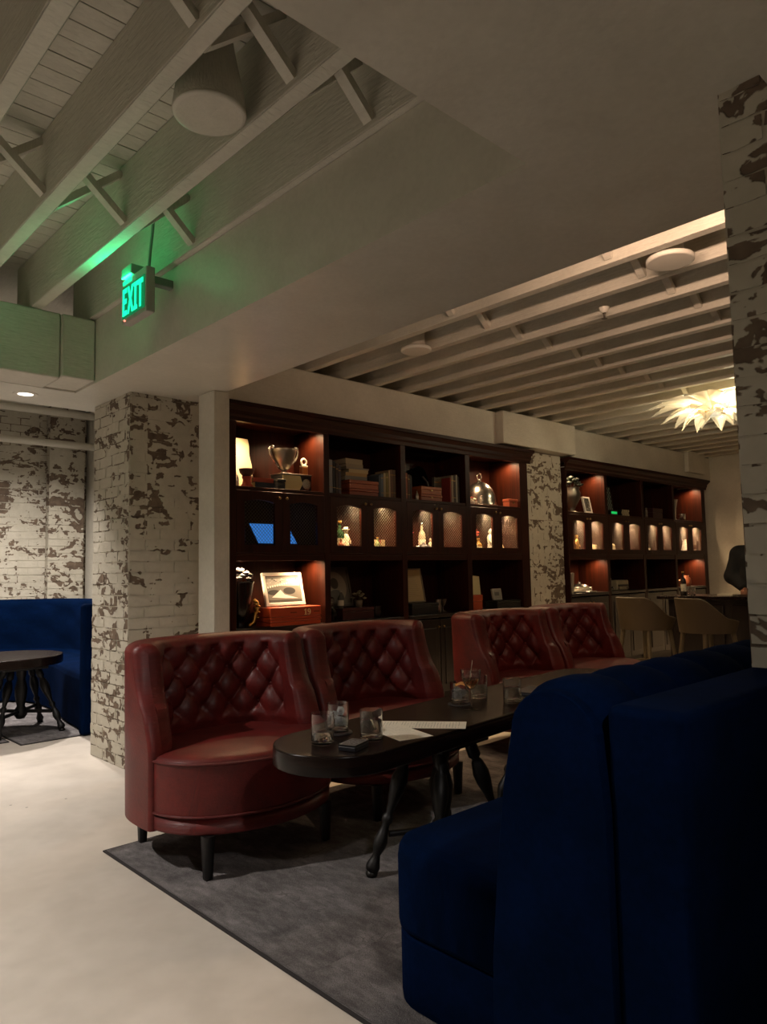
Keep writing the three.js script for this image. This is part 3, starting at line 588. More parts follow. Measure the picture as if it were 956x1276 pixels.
{
  const g = T('wallet', 'folded dark wallet lying beyond the water tumblers', 'wallet', onTable(3.03, -2.185), .2);
  M('lower_cover', bx(-.10, .10, 0, .007, -.05, .05, .003), flat(0x1d1d26, .5), g);
  M('upper_cover', bx(-.098, .10, .009, .016, -.049, .048, .003), flat(0x23232d, .45), g);
  M('spine', bx(.094, .104, .001, .015, -.049, .049, .003), flat(0x1d1d26, .5), g);
}

// ---------- blue sofas ----------
{
  const g = T('velvet_sofa', 'large navy velvet sofa with channelled back before the brick pillar', 'sofa', [0, RUG, 0]);
  const X0 = 1.22, X1 = 3.75;
  // back cross-section (z,y): front face raked, channelled roll over the top
  const prof = []; const roll = (a) => [-.825 + .108 * Math.cos(a), .925 + .100 * Math.sin(a)];
  prof.push([-.985, .02], [-.99, .25], [-.985, .45], [-.965, .65], [-.945, .80]);
  for (let i = 0; i <= 14; i++) { const a = Math.PI * (1.0 - i / 14 * 1.0); prof.push(roll(a)); }
  prof.push([-.717, .80], [-.717, .5], [-.717, .02]);
  const NX = 240, n = prof.length - 1;
  M('channel_back', grid(NX, n, (u, v) => {
    const x = X0 + (X1 - X0) * u, i = Math.round(v * n), p = prof[i]; const ph = (x - X0) / .185, c = Math.pow(Math.abs(Math.sin(Math.PI * ph)), .35), s = i >= 4 && i <= n - 2 ? 1 : i < 4 ? .6 : 0, e = Math.min(1, Math.min(u, 1 - u) * 60);
    const k = 1 - .11 * (1 - c) * s - .10 * (1 - e) * s, cy = .84, cz = -.83;
    return [x, cy + (p[1] - cy) * (p[1] > .8 ? k : 1), cz + (p[0] - cz) * (i < 4 ? 1 - .02 * (1 - c) : k), x, p[1] - p[0]];
  }), mVelvet, g);
  const shp = new THREE.Shape(); prof.forEach((p, i) => { const q = p[1] > .8 ? [(p[0] + .83) * .88 - .83, (p[1] - .84) * .88 + .84] : p; i ? shp.lineTo(q[0], q[1]) : shp.moveTo(q[0], q[1]); }); shp.closePath();
  for (const x of [X0, X1]) { const e = new THREE.ExtrudeGeometry(shp, { depth: .012, bevelEnabled: true, bevelSize: .004, bevelThickness: .01, bevelSegments: 2, curveSegments: 6 }); e.rotateY(-Math.PI / 2); e.scale(1, 1, 1); e.translate(x + (x === X0 ? .012 : 0), 0, 0); M('back_end', tri(e), mVelvet, g); }
  M('rear_pad', bx(X0, 1.905, .02, .992, -.717, -.565, .02), mVelvet, g);
  // seat with rounded front corner
  const o = []; const rc = .13, sx0 = 1.52, z0 = -1.66, z1 = -.97;
  for (let i = 0; i <= 8; i++) { const a = Math.PI / 2 * i / 8; o.push([sx0 + rc - rc * Math.cos(a), z0 + rc - rc * Math.sin(a)]); }
  o.push([X1, z0], [X1, z1], [sx0, z1]);
  const seatF = i => { const r = []; const rr_ = rc - i; for (let k = 0; k <= 8; k++) { const a = Math.PI / 2 * k / 8; r.push([sx0 + rc - rr_ * Math.cos(a), z0 + rc - rr_ * Math.sin(a)]); } r.push([X1 - i, z0 + i], [X1 - i, z1 - i], [sx0 + i, z1 - i]); return r.reverse(); };
  
  M('seat', tri(smooth(insetRings(seatF, [[.02, .20], [.003, .206], [0, .22], [0, .40], [.004, .425], [.016, .444], [.04, .456], [.09, .462], [.12, .463]]))), mVelvet, g);
  M('seat_base', tri(insetRings(seatF, [[.012, 0], [.008, .004], [.006, .02], [.006, .19], [.012, .198]])), mVelvet, g);
}
function smooth(g) { const c = g.clone(); c.deleteAttribute('normal'); if (c.attributes.uv) c.deleteAttribute('uv'); const m = mergeVertices(c, 1e-4); m.computeVertexNormals(); return m; }
{
  const g = T('corner_banquette', 'navy velvet tufted corner banquette against the far brick wall', 'sofa', [0, RUG, 0]);
  const path = new THREE.CatmullRomCurve3([V(2.29, 0, -5.97), V(2.36, 0, -6.6), V(2.47, 0, -7.3), V(2.40, 0, -7.95), V(2.05, 0, -8.20), V(1.2, 0, -8.24), V(.2, 0, -8.24), V(-.8, 0, -8.24)], false, 'centripetal');
  const prof = [[0, .02], [0, .40], [.015, .445], [.05, .465], [.25, .475], [.42, .465], [.45, .50], [.47, .70], [.50, .92], [.52, .99], [.56, 1.02], [.60, 1.0], [.62, .95], [.62, .02]];
  const N = 150, n = prof.length - 1;
  const fr = u => { const p = path.getPointAt(clamp(u, 0, 1)), t = path.getTangentAt(clamp(u, 0, 1)); return [p, V(-t.z, 0, t.x)]; };
  const pt = (u, w, h) => { const [p, nn] = fr(u); return [p.x + nn.x * w, h, p.z + nn.z * w]; };
  M('seat_and_back', grid(N, n * 3, (u, v) => {
    const f = v * n, i = Math.min(n - 1, Math.floor(f)), k = f - i, a = prof[i], b = prof[i + 1]; let w = a[0] + (b[0] - a[0]) * k, h = a[1] + (b[1] - a[1]) * k;
    if (i >= 6 && i < 9) { const s = u * path.getLength(), q1 = s / .16 + h / .14, q2 = s / .16 - h / .14; w -= .022 * (Math.pow(Math.abs(Math.sin(Math.PI * q1 / 2) * Math.sin(Math.PI * q2 / 2)), .45) - .5); }
    return [...pt(u, w, h), u * path.getLength(), w + h];
  }), mVelvet, g);
  M('end_panel', bx(2.245, 3.05, 0, 1.03, -5.985, -5.90, .025), mVelvet, g);
}

// ---------- bar, stools, person ----------
{
  const g = T('bar_counter', 'dark wooden bar counter with a pale edge behind the stools', 'bar counter', [0, 0, 0]);
  M('worktop', bx(7.92, 8.62, .885, .92, -3.93, -.6, .008), mTable, g);
  M('body', bx(8.06, 8.56, .09, .885, -3.86, -.66, .006), mDark, g);
  for (let i = 0; i < 5; i++) M('front_panel', bx(8.035, 8.062, .16, .83, -3.80 + i * .64, -3.80 + i * .64 + .56, .012), mDark, g);
  M('foot_rail', rod([7.95, .22, -3.85], [7.95, .22, -.7], .02, .02, 12), mBrass, g);
  for (const z of [-3.6, -2.2, -.9]) M('rail_bracket', rod([7.95, .22, z], [8.05, .22, z], .012), mBrass, g);
  M('plinth', bx(8.10, 8.52, 0, .09, -3.82, -.7, .004), mBlackWood, g);
}
const stoolMat = flat(0x4a3e2a, .6), stoolLeg = flat(0x5c523c, .5);
function stool(label, x, z, turn) {
  const g = T('bar_stool', label, 'stool', [x, 0, z], turn);       // faces local +z
  const R = .235, shell = (w) => (u, v) => { const a = (-125 + 250 * u) * D, e = Math.abs(a) / (125 * D), top = .93 - .20 * sst(.30, .80, e) - .02 * sst(.8, 1, e), y = .60 + (top - .60) * v, r = R + .035 * v + w; return [r * Math.sin(a) * 1.02, y, -r * Math.cos(a) * .98]; };
  const a = grid(40, 8, shell(0)), b = grid(40, 8, shell(.028)), rim = grid(40, 4, (u, v) => { const p = shell(0)(u, 1), q = shell(.028)(u, 1), k = Math.sin(v * Math.PI) * .010; return [p[0] + (q[0] - p[0]) * v, p[1] + k, p[2] + (q[2] - p[2]) * v]; });
  const end = s => grid(2, 8, (u, v) => { const p = shell(.028 * u)(s, v); return p; });
  M('shell_back', merge([a, b, rim, end(0), end(1)]), stoolMat, g);
  M('seat', rings(circle(.235, 36), [[.96, .60], [1, .612], [1, .645], [.95, .662], [.6, .672], [.2, .675]]), stoolMat, g);
  for (const [sx, sz] of [[-1, 1], [1, 1], [-1, -1], [1, -1]]) M('leg', rod([sx * .235, 0, sz * .22], [sx * .165, .61, sz * .155], .016, .024, 10), stoolLeg, g);
  M('foot_ring', merge([rod([-.205, .25, .192], [.205, .25, .192], .011), rod([-.205, .25, -.192], [.205, .25, -.192], .011), rod([-.205, .25, -.192], [-.205, .25, .192], .011), rod([.205, .25, -.192], [.205, .25, .192], .011)]), stoolLeg, g);
}
stool('beige curved back bar stool standing nearest the farther bookcase', 7.32, -3.76, 75 * D);
stool('beige curved back bar stool turned sideways at the bar', 7.26, -3.09, 60 * D);
// standing person behind the bar, in a dark quilted coat
{
  const J = { hip: [0, .92, 0], waist: [0, 1.10, .02], chest: [0, 1.30, .0], neck: [0, 1.48, .02], sl: [-.18, 1.37, 0], sr: [.19, 1.40, 0], el: [-.27, 1.12, .02], er: [.31, 1.14, .04], wl: [-.16, 1.0, .15], wr: [.16, 1.0, .15], kl: [-.10, .50, .02], kr: [.10, .50, .02], al: [-.11, .09, -.02], ar: [.11, .09, -.02], tl: [-.12, .04, .12], tr: [.12, .04, .12] };
  const bones = [['hip', 'waist', .19, .20], ['waist', 'chest', .20, .205], ['chest', 'neck', .17, .07], ['sl', 'sr', .105, .105], ['sl', 'el', .105, .088], ['el', 'wl', .085, .055], ['sr', 'er', .105, .088], ['er', 'wr', .085, .055]];
  const legs = [['hip', 'kl', .12, .075], ['hip', 'kr', .12, .075], ['kl', 'al', .072, .048], ['kr', 'ar', .072, .048], ['al', 'tl', .05, .04], ['ar', 'tr', .05, .04]];
  const seg = (p, a, b, r0, r1) => { const ab = [b[0] - a[0], b[1] - a[1], b[2] - a[2]], ap = [p[0] - a[0], p[1] - a[1], p[2] - a[2]], t = clamp((ap[0] * ab[0] + ap[1] * ab[1] + ap[2] * ab[2]) / (ab[0] ** 2 + ab[1] ** 2 + ab[2] ** 2 + 1e-9)); return Math.hypot(ap[0] - ab[0] * t, ap[1] - ab[1] * t, ap[2] - ab[2] * t) - (r0 + (r1 - r0) * t); };
  function body(list, c, half, n, k = .035) {
    const mc = new MarchingCubes(n, mBlack, false, false, 60000); mc.isolation = 0;
    for (let z = 0; z < n; z++) for (let y = 0; y < n; y++) for (let x = 0; x < n; x++) {
      const p = [c[0] + (x - n / 2) / (n / 2) * half, c[1] + (y - n / 2) / (n / 2) * half, c[2] + (z - n / 2) / (n / 2) * half]; let d = 9;
      for (const [A, B, r0, r1] of list) { const e = seg(p, A, B, r0, r1), h = clamp(.5 + .5 * (d - e) / k); d = d + (e - d) * h - k * h * (1 - h); }
      mc.field[x + y * n + z * n * n] = -d;
    }
    mc.update(); const g = new THREE.BufferGeometry(), q = mc.count;
    const pos = new Float32Array(q * 3); for (let i = 0; i < q * 3; i++) pos[i] = mc.positionArray[i] * half + c[i % 3];
    g.setAttribute('position', new THREE.BufferAttribute(pos, 3)); const m = mergeVertices(g, 1e-4); m.computeVertexNormals(); return tri(m);
  }
  const res = l => l.map(([a, b, r0, r1]) => [Array.isArray(a) ? a : J[a], Array.isArray(b) ? b : J[b], r0, r1]);
  const g = T('person', 'person in a dark coat standing behind the bar counter', 'person', [8.97, 0, -3.20], -75 * D);
  const skin = flat(0x9a6a50, .6), coat = flat(0x07070a, .8), hair = flat(0x120c09, .6), trouser = flat(0x0c0c10, .85);
  const head = body([[[0, 1.44, .01], [0, 1.56, .02], .055, .055], [[0, 1.63, .0], [0, 1.66, .015], .095, .092], [[0, 1.585, .035], [0, 1.60, .045], .058, .062], [[0, 1.615, .105], [0, 1.635, .10], .016, .012], [[-.096, 1.63, 0], [-.096, 1.65, 0], .016, .016], [[.096, 1.63, 0], [.096, 1.65, 0], .016, .016]], [0, 1.60, .02], .26, 64, .02);
  const hands = []; for (const s of [-1, 1]) { const w = [s * .15, .995, .13], l = [[w, [s * .135, .97, .17], .03, .034]]; for (let f = 0; f < 4; f++) { const bx0 = s * .135 + (f - 1.5) * .02, len = [.06, .075, .07, .055][f]; l.push([[bx0, .96, .185], [bx0, .945, .185 + len * .5], .0095, .009], [[bx0, .945, .185 + len * .5], [bx0, .915, .185 + len * .7], .009, .008]); } l.push([[s * .115, .975, .15], [s * .09, .96, .185], .012, .0095]); hands.push(body(l, [s * .135, .955, .18], .14, 56, .008)); }
  M('body', merge([head, ...hands]), skin, g);
  M('coat', body(res([...bones, [[0, .80, 0], [0, 1.0, 0], .185, .18]]), [0, 1.12, .05], .56, 72), coat, g);
  M('trousers', body(res(legs.slice(0, 4)), [0, .48, .02], .56, 64), trouser, g);
  M('shoes', body(res([['al', 'tl', .05, .042], ['ar', 'tr', .05, .042]]), [0, .09, .05], .24, 48), mBlack, g);
  M('hair', body([[[0, 1.67, -.02], [0, 1.70, .0], .098, .086], [[0, 1.60, -.05], [0, 1.66, -.03], .07, .09]], [0, 1.66, -.01], .2, 48, .02), hair, g);
  for (const s of [-1, 1]) M('eye', new THREE.SphereGeometry(.012, 10, 8).translate(s * .034, 1.655, .098), flat(0x1a120e, .3), g);
  M('mouth', bx(-.024, .024, 1.582, 1.588, .092, .102, .002), flat(0x6e3a32, .6), g);
}

// ---------- things on the shelves ----------
const UP = 1.92, MID = 1.412, LOW = .845, LOW2 = .955;
const pageMat = flat(0xb8a98a, .9);
function book(label, x, y, z, w, h, d, color, group, lean = 0) {                 // standing, spine towards +z, x is the left edge
  const g = T('book', label, 'book', [x + w / 2, y, z], 0, group); g.rotation.z = lean;
  const m = flat(color, .65);
  M('cover', merge([bx(-w / 2, -w / 2 + .003, 0, h, -d, 0), bx(w / 2 - .003, w / 2, 0, h, -d, 0), bx(-w / 2, w / 2, 0, h, -.004, .002, .0018)]), m, g);
  M('pages', bx(-w / 2 + .003, w / 2 - .003, .004, h - .004, -d + .004, -.004), pageMat, g);
  if (w > .022) M('spine_band', merge([bx(-w / 2, w / 2, h * .80, h * .83, .0, .0032), bx(-w / 2, w / 2, h * .18, h * .20, .0, .0032)]), mBrass, g);
}
function flatBook(label, x, y, z, w, t, d, color, turn, group) {
  const g = T('book', label, 'book', [x, y, z], turn, group), m = flat(color, .65);
  M('cover', merge([bx(-w / 2, w / 2, 0, .003, -d / 2, d / 2), bx(-w / 2, w / 2, t - .003, t, -d / 2, d / 2), bx(-w / 2, w / 2, 0, t, d / 2 - .003, d / 2 + .001)]), m, g);
  M('pages', bx(-w / 2 + .005, w / 2 - .005, .003, t - .003, -d / 2 + .005, d / 2 - .004), pageMat, g);
}
function lidBox(label, x, y, z, w, h, d, color, turn = 0, o = {}) {
  const g = T(o.name || 'cigar_box', label, 'box', [x, y, z], turn, o.group), m = o.mat || flat(color, .5);
  M('box_body', bx(-w / 2, w / 2, 0, h * (o.split || .5) - .002, -d / 2, d / 2, .004), m, g);
  M('lid', bx(-w / 2 - .003, w / 2 + .003, h * (o.split || .5), h, -d / 2 - .003, d / 2 + .003, .005), m, g);
  if (o.clasp) M('clasp', bx(-.012, .012, h * .4, h * .62, d / 2 + .002, d / 2 + .007, .002), mBrass, g);
  return g;
}
function picture(label, x, y, z, w, h, fw, frameMat, draw, tilt = -14, turn = 0, mat = 0) {
  const g = T('framed_picture', label, 'picture', [x, y, z], turn); const a = new THREE.Group(); // lean the parts, keep the base on the shelf
  const lean = o => { o.rotation.x = tilt * D; o.position.y = .012 * Math.sin(-tilt * D) + .001; return o; };
  lean(M('frame', merge([bx(-w / 2, w / 2, 0, fw, -.012, .012, .004), bx(-w / 2, w / 2, h - fw, h, -.012, .012, .004), bx(-w / 2, -w / 2 + fw, fw, h - fw, -.012, .012, .004), bx(w / 2 - fw, w / 2, fw, h - fw, -.012, .012, .004)]), frameMat, g));
  const iw = w - 2 * fw, ih = h - 2 * fw, pm = std({ roughness: .55, map: canvasTex(256, Math.round(256 * ih / iw), draw) });
  const pg = new THREE.BoxGeometry(iw, ih, .004); pg.translate(0, h / 2, .003); lean(M('print', pg, [mPaper, mPaper, mPaper, mPaper, pm, mPaper], g));
  lean(M('backing', bx(-w / 2 + .004, w / 2 - .004, .004, h - .004, -.012, -.002), flat(0x3a2a1c, .8), g));
  return g;
}
const vase = (name, label, cat, pts, mat, pos, group) => { const g = T(name, label, cat, pos, 0, group); M('body', lathe(pts, 28), mat, g); return g; };
function blooms(g, n, r, y0, y1, rad, mat, leafMat) {
  for (let i = 0; i < n; i++) {
    const a = i * 2.399, q = r * Math.sqrt((i + .5) / n), x = q * Math.cos(a), z = q * Math.sin(a), y = y1 - (y1 - y0) * (q / r) ** 2 + rr(-.01, .01), ps = [];
    for (let k = 0; k < 6; k++) { const b = k / 6 * 2 * Math.PI, p = new THREE.SphereGeometry(rad * .55, 6, 4); p.scale(1, .5, .7); p.rotateZ(.5); p.rotateY(-b); p.translate(x + rad * .45 * Math.cos(b), y, z + rad * .45 * Math.sin(b)); ps.push(p); }
    ps.push(new THREE.SphereGeometry(rad * .5, 7, 5).translate(x, y + rad * .15, z)); M('blossom', merge(ps), mat, g);
    if (leafMat) M('stem', rod([x * .25, Math.max(.012, y0 - .10), z * .25], [x, y - rad * .2, z], .0022, .0018, 5), leafMat, g);
  }
}
function bottle(label, x, y, z, h, r, color, cap, group, glass = true, labelCol = 0xd9d0b8) {
  const g = T('bottle', label, 'bottle', [x, y, z], 0, group), s = h;
  M('glass_body', lathe([[0, 0], [r, 0], [r, .02 * s], [r, .58 * s], [r * .8, .68 * s], [r * .36, .76 * s], [r * .34, .93 * s], [r * .4, .94 * s], [r * .4, .97 * s], [0, .97 * s]], 20), flat(color, .18), g);
  M('cap', lathe([[0, .92 * s], [r * .42, .92 * s], [r * .42, s], [0, s]], 14), cap, g);
  M('paper_label', lathe([[r + .0006, .16 * s], [r + .001, .17 * s], [r + .001, .46 * s], [r + .0006, .47 * s]], 20), flat(labelCol, .8), g);
}
function figurine(label, x, y, z, h, mat, turn = 0, hatMat) {
  const g = T('figurine', label, 'figurine', [x, y, z], turn), s = h;
  M('base', lathe([[0, 0], [.16 * s, 0], [.17 * s, .02 * s], [.15 * s, .05 * s], [0, .05 * s]], 18), mat, g);
  M('torso', lathe([[0, .05 * s], [.12 * s, .05 * s], [.14 * s, .2 * s], [.10 * s, .42 * s], [.13 * s, .62 * s], [.09 * s, .72 * s], [.04 * s, .76 * s], [0, .77 * s]], 18), mat, g);
  M('head', new THREE.SphereGeometry(.09 * s, 14, 10).scale(.9, 1.1, .95).translate(0, .85 * s, .01 * s), mat, g);
  for (const k of [-1, 1]) M('arm', tube([[k * .11 * s, .66 * s, 0], [k * .19 * s, .52 * s, .03 * s], [k * .13 * s, .40 * s, .11 * s]], .03 * s, 10, 6), mat, g);
  if (hatMat) M('hat', lathe([[0, .9 * s], [.13 * s, .9 * s], [.13 * s, .92 * s], [.075 * s, .925 * s], [.07 * s, s], [0, s]], 16), hatMat, g);
}

const serif = await new FontLoader().loadAsync('fonts/droid/droid_serif_bold.typeface.json');
// bay with the cigar boxes: upper shelf
{
  const parch = flat(0xe9dcb4, .85);
  const g = T('parchment_print', 'wavy edged cream parchment board holding a small photograph', 'picture', [3.075, UP, -4.93], .06);
  M('board', grid(6, 20, (u, v) => [(-.16 + u * .32) * (1 - .05 * v) + (u > .8 ? .004 * Math.sin(v * 16) + .03 * (1 - v) ** 3 : 0), .001 + v * .43, -.02 - .07 * v + .004 * Math.sin(u * 9)]), parch, g);
  M('board_back', grid(6, 20, (u, v) => [(-.16 + u * .32) * (1 - .05 * v) + (u > .8 ? .004 * Math.sin(v * 16) + .03 * (1 - v) ** 3 : 0), .001 + v * .43, -.03 - .07 * v + .004 * Math.sin(u * 9)]), parch, g);
  const pm = std({ roughness: .6, map: canvasTex(96, 160, (c, w, h) => { c.fillStyle = '#8d8a80'; c.fillRect(0, 0, w, h); seed = 31; for (let i = 0; i < 60; i++) { c.fillStyle = rnd() > .5 ? '#24211d' : '#cfcabb'; c.fillRect(rnd() * w, rnd() * h, rr(6, 26), rr(6, 26)); } }) });
  const ph = M('photograph', new THREE.BoxGeometry(.11, .20, .003), pm, g); ph.position.set(-.055, .235, -.05); ph.rotation.x = -.16;
}
{
  const g = T('clay_bowl', 'small dark rimmed clay bowl on a red stand', 'bowl', [3.06, UP, -4.79]);
  M('bowl', lathe([[0, .085], [.03, .088], [.055, .115], [.062, .145], [.057, .145], [.048, .115], [0, .095]], 24), flat(0x3f2418, .5), g);
  M('stand', lathe([[0, 0], [.05, 0], [.052, .01], [.035, .03], [.03, .06], [.04, .086], [0, .086]], 20), flat(0xa8432e, .55), g);
}
figurine('small white porcelain figurine beside the clay bowl', 2.955, UP, -4.76, .10, mWhitePl, .4);
flatBook('dark blue flat book under the red book by the parchment board', 3.215, UP, -4.85, .19, .05, .15, 0x1f2a36, .05);
flatBook('red flat book on top of the dark blue book', 3.21, UP + .05, -4.86, .19, .035, .15, 0xa84a34, .0);
lidBox('plain black lidded box before the trophy cup', 3.352, UP, -4.80, .075, .085, .12, 0x0d0c0c, .0, { name: 'black_box', split: .7 });
{
  const g = T('presentation_case', 'black case with a cream panel and a round silver medallion', 'box', [3.54, UP, -4.87], .0);
  M('case_body', bx(-.15, .15, 0, .135, -.08, .08, .006), mBlack, g);
  const s = new THREE.Shape(); [[-.145, .006], [.02, .006], [.055, .065], [.03, .13], [-.145, .13]].forEach((p, i) => i ? s.lineTo(...p) : s.moveTo(...p));
  M('cream_panel', new THREE.ExtrudeGeometry(s, { depth: .004, bevelEnabled: false }).translate(0, 0, .080), flat(0xcbbd86, .6), g);
  M('medallion', lathe([[0, .006], [.03, .005], [.043, .003], [.045, 0]], 24).rotateX(Math.PI / 2).translate(.098, .065, .081), mSilver, g);
  M('lid_edge', bx(-.155, .155, .135, .145, -.085, .085, .003), mPewter, g);
}
{
  const g = T('trophy_cup', 'engraved pewter trophy cup with two scroll handles', 'trophy', [3.475, UP + .145, -4.88]);
  M('bowl', lathe([[0, .03], [.02, .03], [.05, .05], [.085, .12], [.10, .18], [.105, .205], [.100, .205], [.094, .18], [.078, .12], [.04, .055], [0, .045]], 32), mPewter, g);
  M('foot', lathe([[0, 0], [.05, 0], [.05, .008], [.02, .02], [.018, .035], [0, .035]], 24), mPewter, g);
  M('lid_rim', lathe([[.0, .212], [.035, .21], [.06, .205], [.06, .2], [0, .2]], 24), mPewter, g);
  for (const k of [-1, 1]) M('handle', tube([[k * .04, .055, 0], [k * .09, .10, 0], [k * .135, .16, 0], [k * .14, .215, 0], [k * .118, .232, 0], [k * .107, .205, 0]], .0085, 30, 8), mSilver, g);
}
{
  const g = T('spirit_bottle', 'small brown flask with a white ring handle beside the trophy', 'bottle', [3.655, UP + .145, -4.85]);
  M('flask', bx(-.033, .033, 0, .075, -.022, .022, .012), flat(0x7a4a24, .3), g);
  const t = new THREE.TorusGeometry(.026, .009, 8, 20); M('ring', t.translate(0, .115, 0), mWhitePl, g); M('collar', bx(-.03, .03, .073, .086, -.02, .02, .004), mWhitePl, g);
}
// same bay, behind the grille: a blue screen
{
  const g = T('blue_screen', 'glowing blue tablet screen leaning behind the dark grille doors', 'screen', [3.39, MID, -4.87]);
  const a = Math.atan2(.14, .17);
  const sc = M('display', new THREE.BoxGeometry(.37, .21, .004), mGlow(0x3a7fd0, .8), g); sc.position.set(0, .165, -.045); sc.rotation.x = -a;
  const b = M('bezel', new THREE.BoxGeometry(.39, .23, .008), mBlack, g); b.position.set(0, .161, -.050); b.rotation.x = -a;
  M('easel', merge([bar([-.12, .01, .02], [-.12, .20, -.10], .012, .012), bar([.12, .01, .02], [.12, .20, -.10], .012, .012), bar([0, .01, -.17], [0, .2, -.10], .012, .012), bx(-.14, .14, .06, .075, .0, .03), bx(-.14, .14, 0, .012, .01, .03)]), mBlackWood, g);
}
// same bay, lower shelf
{
  const g = T('wine_bucket', 'black wine bucket with a gilt branch handle and dark flowers', 'bucket', [3.035, LOW, -4.86]);
  M('bucket_body', lathe([[0, 0], [.05, 0], [.055, .012], [.03, .03], [.05, .06], [.085, .15], [.10, .26], [.108, .335], [.114, .34], [.114, .352], [.104, .352], [.098, .335], [.09, .26], [0, .20]], 32), flat(0x0d0c0d, .25), g);
  M('gilt_handle', tube([[.045, .015, .06], [.085, .04, .065], [.10, .09, .06], [.125, .13, .05], [.13, .18, .045], [.108, .21, .03]], .015, 40, 8), mGold, g);
  for (let i = 0; i < 9; i++) M('gilt_leaf', new THREE.SphereGeometry(.015, 8, 6).scale(1, .6, 1.3).translate(.118 + .014 * Math.cos(i * 2.2), .07 + i * .015, .055 + .012 * Math.sin(i * 2.2)), mGold, g);
  blooms(g, 16, .11, .36, .43, .03, flat(0x16161a, .35), flat(0x111510, .6));
  blooms(g, 5, .07, .40, .45, .022, flat(0xcfcfd2, .4), null);
}
for (const [y, h, lab, nineteen] of [[LOW, .052, 'orange wooden cigar box at the bottom under the numbered box', 0], [LOW + .052, .092, 'orange wooden cigar box with the number 19 under the photograph', 1]]) {
  const g = lidBox(lab, 3.455, y, -4.80, .49, h, .20, 0xa8411f, .0, { mat: phy({ color: 0xa33d1c, roughness: .4, clearcoat: .4, clearcoatRoughness: .3 }), split: nineteen ? .2 : .62 });
  if (nineteen) {
    const n19 = new TextGeometry('19', { font: serif, size: .046, depth: .002, curveSegments: 3 }); n19.computeBoundingBox(); n19.translate(.07, .026, .1035);
    M('number', n19, flat(0xf0d9a8, .5), g);
    for (const x of [-.03, .20]) M('stamp_mark', bx(x - .03, x + .03, .044, .052, .103, .1045), flat(0x5a1c0c, .6), g);
  }
}
picture('black and white race photograph in a white frame on the cigar boxes', 3.45, LOW + .144, -4.83, .385, .275, .028, flat(0xe6e2d8, .5), (c, w, h) => {
  c.fillStyle = '#77776f'; c.fillRect(0, 0, w, h); c.fillStyle = '#b8b8b0'; c.fillRect(0, h * .10, w, h * .28); seed = 5;
  for (let i = 0; i < 40; i++) { c.fillStyle = rnd() > .5 ? '#55544e' : '#dcdad2'; c.fillRect(rnd() * w, h * .08 + rnd() * h * .2, rr(3, 14), rr(2, 9)); }
  c.fillStyle = '#f0eee6'; for (let i = 0; i < 14; i++) { c.beginPath(); c.arc(12 + i * 18, h * .42 - i * 3, 7, 0, 7); c.fill(); }
  c.fillStyle = '#2b2b29'; c.beginPath(); c.ellipse(w * .2, h * .62, w * .18, h * .10, 0, 0, 7); c.fill(); c.beginPath(); c.ellipse(w * .66, h * .57, w * .18, h * .13, 0, 0, 7); c.fill();
  c.fillStyle = '#efeee8'; c.beginPath(); c.moveTo(w * .12, h * .80); c.lineTo(w * .40, h * .52); c.lineTo(w * .5, h * .70); c.lineTo(w * .9, h * .86); c.lineTo(w * .5, h * .84); c.closePath(); c.fill();
  c.fillStyle = '#454540'; c.fillRect(0, h * .9, w, h * .1);
}, -15);

// second bay: books, stacked books, boxes
const GB = 'books on the open shelf of the second bay';
let bxp = 3.825;
for (const [lab, w, h, col] of [['charcoal upright book beside the flat stack', .020, .30, 0x2b2b2c], ['pale grey patterned upright book beside the flat stack', .042, .29, 0x7d7e80], ['black upright book beside the flat stack', .028, .28, 0x1a191a], ['umber upright book beside the flat stack', .026, .265, 0x3a2f2a], ['dark violet grey upright book beside the flat stack', .030, .25, 0x393338]]) { book(lab, bxp, UP, -4.76, w, h, .2, col, GB); bxp += w + .004; }
lidBox('lower brown leather box under the flat books', 4.225, UP, -4.84, .34, .058, .22, 0x7a3418, 0, { name: 'leather_box', split: .6 });
lidBox('upper brown leather box directly under the flat books', 4.225, UP + .058, -4.84, .34, .075, .22, 0x8a4526, 0, { name: 'leather_box', split: .6 });
let fy = UP + .133; for (const [lab, w, t, col, dx] of [['grey flat book at the bottom of the stack on leather boxes', .25, .036, 0x6d6a62, -.03], ['tan flat book second from the bottom of the stack', .24, .03, 0x9a7c4e, -.025], ['cream flat book third in the stack', .22, .032, 0xa9966c, 0], ['thin grey flat book jutting out of the stack', .26, .014, 0x7e776a, -.01], ['olive grey flat book fifth in the stack', .20, .03, 0x847a64, -.05], ['beige curved flat book on top of the stack', .20, .045, 0x94876d, -.055]]) { flatBook(lab, 4.19 + dx, fy, -4.85, w, t, .18, col, rr(-.06, .06), GB); fy += t; }
bxp = 4.425; for (const [lab, w, h, col] of [['slate blue upright book in the right hand row', .022, .20, 0x3c4650], ['steel grey upright book in the right hand row', .028, .215, 0x55606b], ['khaki upright book in the right hand row', .028, .225, 0x8d8266], ['olive upright book in the right hand row', .030, .23, 0x6d6030], ['sand upright book in the right hand row', .020, .255, 0xa08c6c], ['speckled brown upright book in the right hand row', .030, .262, 0x6a5444], ['grey brown upright book in the right hand row', .030, .262, 0x625848]]) { book(lab, bxp, UP, -4.755, w, h, .18, col, GB); bxp += w + .0035; }
